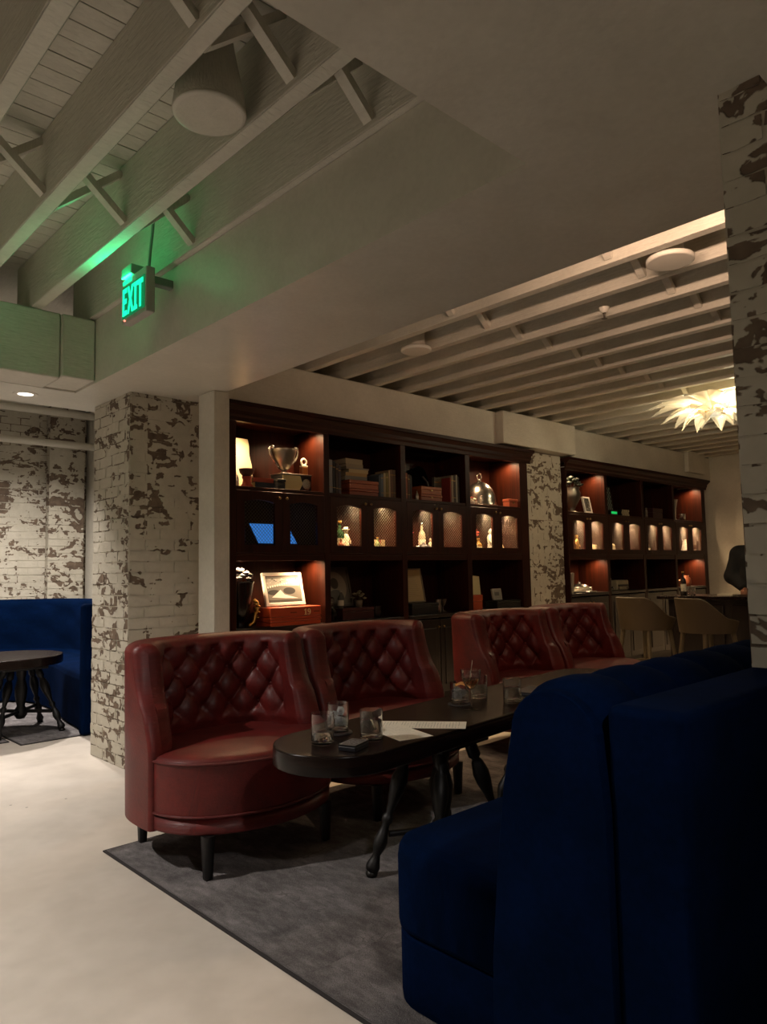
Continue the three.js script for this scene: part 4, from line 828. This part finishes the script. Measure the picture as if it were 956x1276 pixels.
// third bay, upper
const GC = 'books on the open shelf of the third bay';
bxp = 4.725; for (const [lab, w, h, col] of [['brick red upright book beside the black horse head', .034, .275, 0x8a3a26], ['rust upright book beside the black horse head', .026, .25, 0x7a4330], ['brown upright book beside the black horse head', .026, .235, 0x4a372c], ['charcoal upright book beside the black horse head', .022, .23, 0x26221f]]) { book(lab, bxp, UP, -4.755, w, h, .18, col, GC); bxp += w + .004; }
{
  const g = T('leather_saddle', 'black leather riding saddle behind the brown boxes', 'saddle', [5.055, UP, -4.985], .1);
  M('seat_flap', grid(16, 14, (u, v) => { const a = (u - .5) * 2.6, r = .13 + .04 * Math.sin(v * 3); return [r * Math.sin(a) * 1.1, .12 + .22 * Math.cos(a * .9) * (0.75 + .3 * v), -.1 + .22 * v]; }), flat(0x14110f, .3), g);
  M('stirrup_strap', tube([[.10, .26, .08], [.15, .2, .1], [.17, .1, .1], [.18, .04, .1]], .010, 16, 6), flat(0x4c4a48, .4), g);
  M('stand', lathe([[0, 0], [.09, 0], [.09, .015], [.02, .03], [.02, .26], [0, .27]], 18), mBlackWood, g);
}
lidBox('lower brown cigar box in the third bay', 5.085, UP, -4.80, .29, .06, .15, 0x7d3d1c, 0, { split: .6, clasp: 1 });
lidBox('upper brown cigar box in the third bay', 5.085, UP + .06, -4.80, .28, .075, .15, 0x8b4a24, 0, { split: .6, clasp: 1 });
bottle('tiny clear bottle beside the brown cigar boxes', 4.92, UP, -4.76, .09, .014, 0xa8a690, mSilver, undefined);
book('wide drab green book leaning against the red spine', 5.27, UP, -4.86, .108, .255, .03, 0x4d4a3c, GC);
bxp = 5.385; for (const [lab, w, h, col] of [['crimson upright book next to the wide drab book', .018, .25, 0x7a2a1e], ['stone grey upright book near the fourth divider', .030, .275, 0x7a705e], ['dark brown upright book near the fourth divider', .030, .27, 0x3b322b], ['pale grey upright book near the fourth divider', .022, .285, 0x8a8476], ['black upright book against the fourth divider', .022, .27, 0x201d1b]]) { book(lab, bxp, UP, -4.755, w, h, .18, col, GC); bxp += w + .004; }
// fourth bay, upper
book('cream upright book beside the silver dome', 5.645, UP, -4.77, .03, .235, .18, 0xb8aa94, undefined); book('brown upright book beside the silver dome', 5.679, UP, -4.77, .018, .22, .18, 0x5a4030, undefined);
{
  const g = T('serving_cloche', 'silver serving dome with a ring handle on a round tray', 'cloche', [6.05, UP, -4.925]);
  M('tray', lathe([[0, 0], [.18, 0], [.192, .012], [.19, .016], [.175, .008], [0, .008]], 40), mSilver, g);
  M('dome', lathe([[.178, .010], [.182, .016], [.176, .045], [.170, .05], [.172, .09], [.162, .14], [.140, .19], [.10, .235], [.055, .262], [.025, .270], [0, .272]], 48), mSilver, g);
  M('handle_base', lathe([[.028, .268], [.02, .278], [.012, .290], [0, .292]], 20), mSilver, g);
  M('ring_handle', new THREE.TorusGeometry(.034, .0085, 10, 28).translate(0, .325, 0), mSilver, g);
}
{
  const g = T('flower_posy', 'posy of white and red paper flowers before the silver dome', 'flowers', [5.765, UP, -4.80]);
  M('holder', lathe([[0, 0], [.03, 0], [.035, .03], [.028, .04], [0, .04]], 16), mWhitePl, g); blooms(g, 6, .04, .05, .075, .02, flat(0xd9cfc0, .7), flat(0x39401f, .8)); blooms(g, 3, .035, .06, .07, .02, flat(0x9a3a2a, .7), null);
}
figurine('small grey porcelain horse rider figurine before the silver dome', 5.845, UP, -4.735, .10, flat(0xb7ab9c, .4), .5);
lidBox('orange cigar box with a painted label beside the silver dome', 6.36, UP, -4.755, .15, .085, .085, 0x9a4422, 0, { split: .65, clasp: 1 });

// behind the lit grille doors
const GD = 'bottles behind the lit grille doors';
const gnome = (x, col, hat, lab, h = .26) => figurine(lab, x, MID, -4.90, h, flat(col, .6), .2, flat(hat, .6));
gnome(3.95, 0xb8a98c, 0xb3473a, 'cream soldier figurine in a red cap behind the grille', .27);
bottle('dark green champagne bottle tilted among the figurines behind the grille', 4.06, MID, -4.88, .29, .042, 0x1f3a22, mGold, undefined);
gnome(4.15, 0xd8ccb0, 0xe0d8c0, 'pale figurine with a white cap beside the green bottle', .24);
bottle('white labelled wine bottle behind the grille', 4.385, MID, -4.90, .33, .042, 0x6b6a44, mCream, undefined, true, 0xe6dcc0);
{ const g = T('gift_box', 'cream and red gift box behind the grille door', 'box', [4.49, MID, -4.88]); M('box_body', bx(-.07, .07, 0, .13, -.05, .05, .004), flat(0xcdb88a, .7), g); M('ribbon', merge([bx(-.012, .012, 0, .1315, -.0515, .0515), bx(-.0715, .0715, .05, .07, -.0515, .0515)]), flat(0xa84a3c, .5), g); }
{ const g = T('flower_vase', 'white vase of bright pink flowers behind the grille door', 'flowers', [4.90, MID, -4.94]); M('vase', lathe([[0, 0], [.05, 0], [.06, .05], [.05, .10], [.035, .13], [.045, .15], [.038, .15], [0, .12]], 22), flat(0xe6dfd2, .4), g); blooms(g, 12, .08, .19, .27, .032, flat(0xc21a4a, .6), flat(0x31452a, .8)); }
{ const g = T('ceramic_teapot', 'white ceramic teapot behind the grille by the pink flowers', 'teapot', [5.035, MID, -4.80]); M('pot', lathe([[0, 0], [.05, 0], [.068, .035], [.06, .075], [.03, .09], [.012, .095], [.014, .108], [0, .112]], 22), flat(0x2b2a2c, .35), g); M('spout', tube([[.05, .03, 0], [.085, .05, 0], [.10, .085, 0]], .010, 12, 7), flat(0xe0dace, .4), g); M('handle', tube([[-.05, .07, 0], [-.09, .07, 0], [-.09, .03, 0], [-.055, .025, 0]], .007, 16, 6), flat(0xe0dace, .4), g); }
bottle('tall pale bottle beside the pink flowers', 5.14, MID, -4.92, .31, .036, 0xa79f86, mSilver, undefined);
vase('metal_pot', 'small pewter urn alone behind a grille door', 'urn', [[0, 0], [.05, 0], [.05, .012], [.028, .025], [.05, .06], [.06, .10], [.05, .125], [.056, .135], [.05, .14], [.02, .15], [.008, .165], [0, .167]], mPewter, [5.36, MID, -4.90]);
bottle('cream pottery bottle behind the grille of the fourth bay', 5.735, MID, -4.90, .20, .045, 0xcbbd93, mCream, undefined); bottle('tall frosted bottle behind the grille of the fourth bay', 5.85, MID, -4.91, .31, .036, 0xc7c1a6, mGold, undefined); bottle('squat amber bottle behind the grille of the fourth bay', 5.93, MID, -4.86, .17, .038, 0x8a6a34, mGold, undefined);
{ const g = T('dried_flowers', 'small red dried flowers behind the grille of the fourth bay', 'flowers', [5.985, MID, -4.96]); M('jar', lathe([[0, 0], [.035, 0], [.04, .08], [.03, .12], [0, .12]], 18), flat(0xb9a884, .5), g); blooms(g, 7, .05, .20, .27, .024, flat(0xa83c34, .7), flat(0x4a4a2a, .8)); }
figurine('white skeleton figurine holding a staff behind the last grille door', 6.17, MID, -4.89, .29, mWhitePl, .3);
{ const g = T('walking_staff', 'thin pale staff leaning behind the last grille door', 'staff', [6.34, MID, -4.85]); M('shaft', rod([-.05, .17, -.02], [.03, .008, .02], .006, .006), mCream, g); M('grip', new THREE.SphereGeometry(.011, 10, 8).translate(-.05, .172, -.02), mCream, g); }

const small = [[3.90, -4.80, .16, .030, 0xc9b88c, 'squat cream spirit bottle before the red capped figurine'], [4.00, -4.79, .13, .028, 0xb06a52, 'short rose coloured bottle beside the squat cream bottle'], [4.30, -4.80, .22, .030, 0xd8cba6, 'slim ivory bottle beside the white labelled wine bottle'], [4.43, -4.79, .15, .026, 0x8d9a6a, 'small olive bottle before the cream gift box'], [4.80, -4.80, .14, .034, 0xe2d9c4, 'small white flask before the pink flowers'], [5.62 + .05, -4.80, .25, .028, 0xd2c391, 'slim straw coloured bottle at the end of the fourth bay'], [5.79, -4.79, .15, .030, 0xe0d6b4, 'short ivory bottle before the frosted bottle'], [6.12, -4.79, .12, .028, 0x3a3a38, 'short black bottle before the skeleton figurine']];
for (const [x, z, h, r, c, l] of small) bottle(l, x, MID, z, h, r, c, mGold, undefined, true, 0xece2c8);
figurine('cream cat figurine sitting beside the pewter urn', 5.27, MID, -4.93, .17, flat(0xc9b99a, .5), .2);
// dark lower shelves
picture('large round portrait print in a dim frame above the red box', 4.12, LOW + .10, -4.99, .36, .36, .022, flat(0x4a4138, .6), (c, w, h) => { c.fillStyle = '#5d564a'; c.fillRect(0, 0, w, h); c.fillStyle = '#8c8370'; c.beginPath(); c.ellipse(w / 2, h / 2, w * .42, h * .44, 0, 0, 7); c.fill(); c.fillStyle = '#4a4438'; c.beginPath(); c.ellipse(w / 2, h * .4, w * .14, h * .16, 0, 0, 7); c.fill(); c.beginPath(); c.ellipse(w / 2, h * .8, w * .28, h * .22, 0, 0, 7); c.fill(); }, -14);
lidBox('dark red lacquer box under the portrait print', 4.19, LOW, -4.90, .36, .10, .22, 0x3c0f0c, 0, { name: 'lacquer_box', split: .7 });
bottle('white labelled bottle before the portrait print', 4.02, LOW + .10, -4.83, .15, .026, 0x4a4a44, mPewter, undefined, true, 0xb5ae9c);
vase('glass_decanter', 'cut glass decanter on the shelf beside the red box', 'decanter', [[0, 0], [.05, 0], [.058, .03], [.05, .08], [.02, .11], [.018, .15], [.026, .155], [.03, .18], [.016, .20], [0, .2]], mGlass, [3.92, LOW, -4.84]);
vase('brown_jar', 'brown glazed jar behind the cut glass decanter', 'jar', [[0, 0], [.05, 0], [.065, .08], [.06, .2], [.035, .25], [.035, .28], [.042, .285], [.042, .30], [0, .30]], flat(0x5a3320, .35), [3.88, LOW, -4.98]);
{ const g = T('dried_posy', 'dried flower posy in a cup beside the white labelled bottle', 'flowers', [4.25, LOW + .10, -4.86]); M('cup', lathe([[0, 0], [.03, 0], [.035, .06], [.031, .06], [0, .01]], 16), flat(0x6a6252, .5), g); blooms(g, 9, .06, .08, .13, .022, flat(0x6f6a56, .8), flat(0x3d3d2a, .8)); }
vase('short_vase', 'short dark vase standing right of the red lacquer box', 'vase', [[0, 0], [.04, 0], [.055, .04], [.05, .085], [.055, .10], [.05, .1], [0, .08]], flat(0x2a2622, .35), [4.47, LOW, -4.88]);
{
  const doc = (c, w, h) => { c.fillStyle = '#9b8458'; c.fillRect(0, 0, w, h); c.strokeStyle = '#6b5836'; c.lineWidth = 2; seed = 12; for (let i = 0; i < 12; i++) { c.beginPath(); c.moveTo(w * .15, h * (.18 + i * .06)); c.lineTo(w * rr(.6, .86), h * (.18 + i * .06)); c.stroke(); } };
  lidBox('black box supporting the tan framed document', 5.0, LOW, -4.86, .36, .105, .2, 0x0c0b0b, 0, { name: 'black_box', split: .7 });
  picture('tan document in a slim frame leaning on a black box', 4.97, LOW + .105, -4.86, .27, .33, .014, flat(0x6e6350, .5), doc, -12);
  vase('pewter_jug', 'small pewter jug beside the framed tan document', 'jug', [[0, 0], [.03, 0], [.042, .05], [.03, .10], [.035, .13], [.03, .13], [0, .1]], mPewter, [5.215, LOW, -4.80]);
  vase('dark_goblet', 'dark goblet right of the framed tan document', 'goblet', [[0, 0], [.04, 0], [.04, .006], [.008, .02], [.008, .06], [.03, .08], [.042, .13], [.038, .13], [0, .085]], flat(0x3a332c, .3), [5.33, LOW, -4.84]);
  picture('narrow dim picture standing behind the tan document', 4.795, LOW, -5.0, .15, .36, .012, flat(0x4b443a, .5), (c, w, h) => { c.fillStyle = '#58544b'; c.fillRect(0, 0, w, h); c.fillStyle = '#3e3a33'; c.fillRect(w * .2, h * .3, w * .6, h * .4); }, -8);
}
lidBox('orange wooden box under the seated figurine', 5.735, LOW, -4.80, .17, .155, .12, 0x9a3e1c, 0, { split: .6 });
figurine('seated grey figurine on the orange wooden box', 5.70, LOW + .155, -4.80, .17, flat(0x8a7f72, .6), .3);
{ const m = one('cream_card', 'cream letter card leaning upright beside the orange box', 'card', new RoundedBoxGeometry(.20, .34, .006, 1, .002).translate(0, .17, 0), flat(0xcdbf90, .85), [5.905, LOW + .003, -4.90]); m.rotation.set(-.16, 0, -.08); m.position.y = LOW + .012; }
{ const g = T('flat_case', 'long dark flat case under the small white framed print', 'case', [6.225, LOW, -4.79]); M('case_body', bx(-.2, .2, 0, .06, -.08, .08, .006), mBlack, g); M('case_lid', bx(-.203, .203, .062, .085, -.083, .083, .006), mBlack, g); }
picture('small grey print in a white frame on the flat case', 6.13, LOW + .085, -4.79, .15, .12, .012, flat(0x9c988c, .5), (c, w, h) => { c.fillStyle = '#8d8a7f'; c.fillRect(0, 0, w, h); c.fillStyle = '#5f5c55'; c.fillRect(w * .2, h * .25, w * .6, h * .4); }, -10);

// farther bookcase
{
  const g = T('silver_urn', 'silver urn of dark leaves and white flowers on the farther bookcase', 'urn', [7.72, UP, -4.86]);
  M('urn_body', lathe([[0, 0], [.07, 0], [.07, .015], [.035, .03], [.06, .08], [.11, .17], [.12, .24], [.10, .29], [.115, .31], [.105, .31], [0, .26]], 28), mPewter, g); blooms(g, 12, .12, .34, .44, .045, flat(0x1f2a24, .6), flat(0x1f2a1c, .8)); blooms(g, 6, .10, .38, .45, .03, flat(0xb9b7ae, .6), null);
}
figurine('pale bust figurine beside the silver urn', 7.53, UP, -4.84, .19, flat(0x9a9284, .5), .3);
picture('white framed monochrome print beside the silver urn', 7.98, UP, -4.78, .165, .21, .022, flat(0xe6e2d8, .5), (c, w, h) => { c.fillStyle = '#55534e'; c.fillRect(0, 0, w, h); c.fillStyle = '#a9a69c'; seed = 8; for (let i = 0; i < 16; i++) c.fillRect(rnd() * w, rnd() * h, rr(10, 40), rr(10, 40)); c.fillStyle = '#2a2927'; c.fillRect(w * .3, h * .25, w * .4, h * .5); }, -12, .0);
picture('green landscape print in a dark frame on the farther bookcase', 8.62, UP, -4.98, .34, .42, .02, flat(0x1c1712, .5), (c, w, h) => { c.fillStyle = '#4a5a48'; c.fillRect(0, 0, w, h); c.fillStyle = '#6f7f68'; c.fillRect(0, 0, w, h * .4); c.fillStyle = '#2f4030'; seed = 4; for (let i = 0; i < 12; i++) { c.beginPath(); c.arc(rnd() * w, h * .5 + rnd() * h * .4, rr(14, 40), 0, 7); c.fill(); } }, -9);
picture('tall black and white checked print beside the green landscape', 8.88, UP, -4.98, .15, .42, .012, flat(0x1c1a18, .5), (c, w, h) => { for (let j = 0; j < 14; j++) for (let i = 0; i < 5; i++) { c.fillStyle = (i + j) & 1 ? '#15161a' : '#86907f'; c.fillRect(i * w / 5, j * h / 14, w / 5 + 1, h / 14 + 1); } }, -8);
{ const g = T('indicator_box', 'small black box with a glowing green display before the landscape', 'display', [8.58, UP, -4.80]); M('box_body', bx(-.09, .09, 0, .07, -.04, .03, .005), mBlack, g); M('display', bx(-.07, .07, .02, .05, .028, .033, .004), mGlow(0x18d060, .8), g); }
{ const g = T('checker_box', 'black and cream checked box on the farther bookcase', 'box', [8.84, UP, -4.80]); M('box_body', bx(-.10, .10, 0, .085, -.05, .045), mBlack, g); for (let i = 0; i < 8; i++) for (let j = 0; j < 3; j++) if ((i + j) & 1) M('inlay', bx(-.098 + i * .0245, -.098 + (i + 1) * .0245, .003 + j * .027, .003 + (j + 1) * .027, .045, .048), flat(0xb9ad8a, .6), g); }
picture('tilted dim sailing print leaning on the farther bookcase', 9.50, UP, -4.95, .24, .30, .012, flat(0x4a463e, .6), (c, w, h) => { c.fillStyle = '#565046'; c.fillRect(0, 0, w, h); c.fillStyle = '#8b8676'; c.beginPath(); c.moveTo(w * .3, h * .7); c.lineTo(w * .5, h * .15); c.lineTo(w * .75, h * .7); c.fill(); }, -14, .1);
lidBox('dark red chest on the third shelf of the farther bookcase', 9.72, UP, -4.84, .28, .14, .2, 0x35130e, 0, { name: 'small_chest', split: .6 });
figurine('grey seated dog figurine beside the dark red chest', 9.46, UP, -4.78, .15, flat(0x6f675a, .6), .2);
vase('silver_beaker', 'tall flared silver beaker on the farther bookcase', 'beaker', [[0, 0], [.07, 0], [.07, .012], [.05, .03], [.062, .18], [.085, .30], [.09, .31], [.082, .3], [0, .2]], mSilver, [10.42, UP, -4.86]);
{ const g = T('silver_mug', 'small silver mug with a handle beside the tall beaker', 'mug', [10.60, UP, -4.80]); M('cup', lathe([[0, 0], [.05, 0], [.052, .10], [.048, .10], [.046, .01], [0, .008]], 22), mSilver, g); M('handle', tube([[.05, .08, 0], [.085, .08, 0], [.085, .03, 0], [.05, .025, 0]], .006, 14, 6), mSilver, g); }
// behind its grilles
{ const g = T('pink_scarf', 'pink folded cloth hanging behind the first grille of the farther bookcase', 'cloth', [7.60, MID, -4.92]); M('fold', grid(24, 10, (u, v) => [(-.13 + u * .26), v * .40, .02 * Math.sin(u * 18) + .01 * Math.sin(v * 5)]), flat(0xd0688a, .8), g); M('rail', rod([-.15, .41, 0], [.15, .41, 0], .006), mBrass, g); M('rail_post', merge([rod([-.15, 0, 0], [-.15, .41, 0], .005), rod([.15, 0, 0], [.15, .41, 0], .005)]), mBrass, g); }
figurine('tall gilt figurine behind a grille of the farther bookcase', 7.95, MID, -4.95, .27, mGold, .2); vase('cream_candle', 'thick cream candle behind a grille of the farther bookcase', 'candle', [[0, 0], [.06, 0], [.062, .01], [.06, .12], [.05, .125], [.003, .12], [.003, .135], [0, .135]], mCream, [8.10, MID, -4.82]);
bottle('gold labelled square bottle behind the second grille pair', 8.50, MID, -4.88, .28, .05, 0x7d6a3e, mGold, undefined, true, 0xe0cf9a); bottle('pale squat bottle behind the second grille pair', 8.62, MID, -4.86, .20, .055, 0xb4a98a, mSilver, undefined); bottle('small amber bottle alone behind a grille door', 9.0, MID, -4.88, .15, .03, 0x9a6a2a, mGold, undefined);
for (let i = 0; i < 3; i++) bottle(['dark bottle with a silver cap behind the third grille pair', 'dark bottle with a gold cap behind the third grille pair', 'dark bottle with a cream label and cap behind the third grille pair'][i], 9.42 + i * .11, MID, -4.88, .27 - .03 * i, .04, 0x2a2622, [mSilver, mGold, mCream][i], undefined);
bottle('green glass bottle behind the last grille pair', 10.36, MID, -4.88, .26, .042, 0x3f5a3a, mGold, undefined); figurine('gilt dancer figurine behind the last grille pair', 10.50, MID, -4.86, .25, mGold, .4); vase('white_vase', 'slender white vase behind the very last grille door', 'vase', [[0, 0], [.035, 0], [.05, .08], [.03, .18], [.025, .22], [.035, .24], [.03, .24], [0, .2]], mWhitePl, [10.86, MID, -4.90]);
// its counter
{ const g = T('menu_board', 'pale menu board leaning at the end of the farther counter', 'board', [7.44, LOW2, -4.80]); const b = M('board', bx(-.02, .02, 0, .24, -.10, .08, .004), flat(0x8d8778, .7), g); b.rotation.z = -.12; b.position.set(.02, .003, 0); M('foot', bx(-.03, .09, 0, .012, -.10, .08, .003), mBlackWood, g); }
{ const g = T('serving_tray', 'silver serving tray with stacked dishes on the farther counter', 'tray', [7.83, LOW2, -4.86]); M('tray', lathe([[0, 0], [.19, 0], [.21, .014], [.205, .018], [.185, .006], [0, .006]], 32), mSilver, g); for (let i = 0; i < 3; i++) M('dish', lathe([[0, 0], [.11, 0], [.15, .016], [.148, .019], [.1, .006], [0, .006]], 28).translate(0, .008 + i * .018, 0), mWhitePl, g); M('lid', lathe([[.12, .06], [.10, .09], [.04, .105], [.015, .11], [.02, .125], [0, .13]], 24), mSilver, g); }
{ const g = T('coffee_urn', 'dark urn with a chrome tap on the farther counter', 'urn', [8.42, LOW2, -4.86]); M('urn_body', lathe([[0, 0], [.07, 0], [.08, .02], [.085, .15], [.06, .19], [.02, .205], [.02, .22], [0, .22]], 24), flat(0x1b1917, .25), g); M('tap', tube([[0, .04, .08], [0, .045, .12], [0, .02, .125]], .009, 10, 7), mSilver, g); M('rim', lathe([[.086, .145], [.09, .15], [.086, .156]], 24), mSilver, g); }
{ const g = T('table_radio', 'low cream table radio on the farther counter', 'radio', [8.76, LOW2, -4.86]); M('radio_body', bx(-.15, .15, 0, .13, -.07, .07, .015), flat(0x8a816c, .6), g); M('dial_strip', bx(-.13, .13, .05, .075, .068, .073, .003), flat(0x2e2a24, .5), g); for (const x of [-.11, .11]) M('dial_knob', new THREE.CylinderGeometry(.014, .016, .014, 16).rotateX(Math.PI / 2).translate(x, .03, .075), mPewter, g); }
picture('bright painted portrait in a gilt frame beside the end wall', 10.46, LOW2 + .09, -4.97, .30, .32, .025, mGold, (c, w, h) => { c.fillStyle = '#c9c7ba'; c.fillRect(0, 0, w, h); c.fillStyle = '#7f8478'; c.beginPath(); c.moveTo(w * .2, h); c.lineTo(w * .45, h * .2); c.lineTo(w * .8, h * .5); c.lineTo(w * .9, h); c.fill(); c.fillStyle = '#e8e6dc'; c.beginPath(); c.ellipse(w * .45, h * .35, w * .15, h * .15, 0, 0, 7); c.fill(); }, -10);
lidBox('brown wooden chest under the bright painted portrait', 10.46, LOW2, -4.95, .34, .09, .16, 0x4a2a18, 0, { name: 'small_chest', split: .6 });
vase('terracotta_jar', 'terracotta jar before the bright painted portrait', 'jar', [[0, 0], [.06, 0], [.075, .05], [.065, .12], [.04, .14], [.045, .16], [0, .16]], flat(0x8a4a2a, .6), [10.62, LOW2, -4.80]); vase('terracotta_pot', 'small terracotta pot beside the terracotta jar', 'pot', [[0, 0], [.04, 0], [.05, .08], [.055, .085], [.05, .10], [0, .09]], flat(0x7a4528, .6), [10.38, LOW2, -4.79]);
bottle('slim dark bottle standing on the bar counter end', 8.16, .92, -3.72, .27, .03, 0x221a16, mGold, undefined);
for (let i = 0; i < 4; i++) { const g = T('shot_glass', 'small clear shot glass beside the slim dark bottle', 'glass', [8.02 + .06 * i, .92, -3.60 - .10 * (i % 2)], 0, 'shot glasses on the bar'); M('glass_body', lathe([[0, 0], [.02, 0], [.024, .085], [.0225, .085], [.019, .012], [0, .010]], 20), mGlass, g); }
{ const g = T('napkin_stack', 'stack of pale napkins lying on the bar counter', 'napkins', [8.25, .92, -3.28], .1); for (let i = 0; i < 4; i++) M('napkin', bx(-.08, .08, i * .004, i * .004 + .0035, -.08, .08), mPaper, g); }

renderer.render(scene, camera);
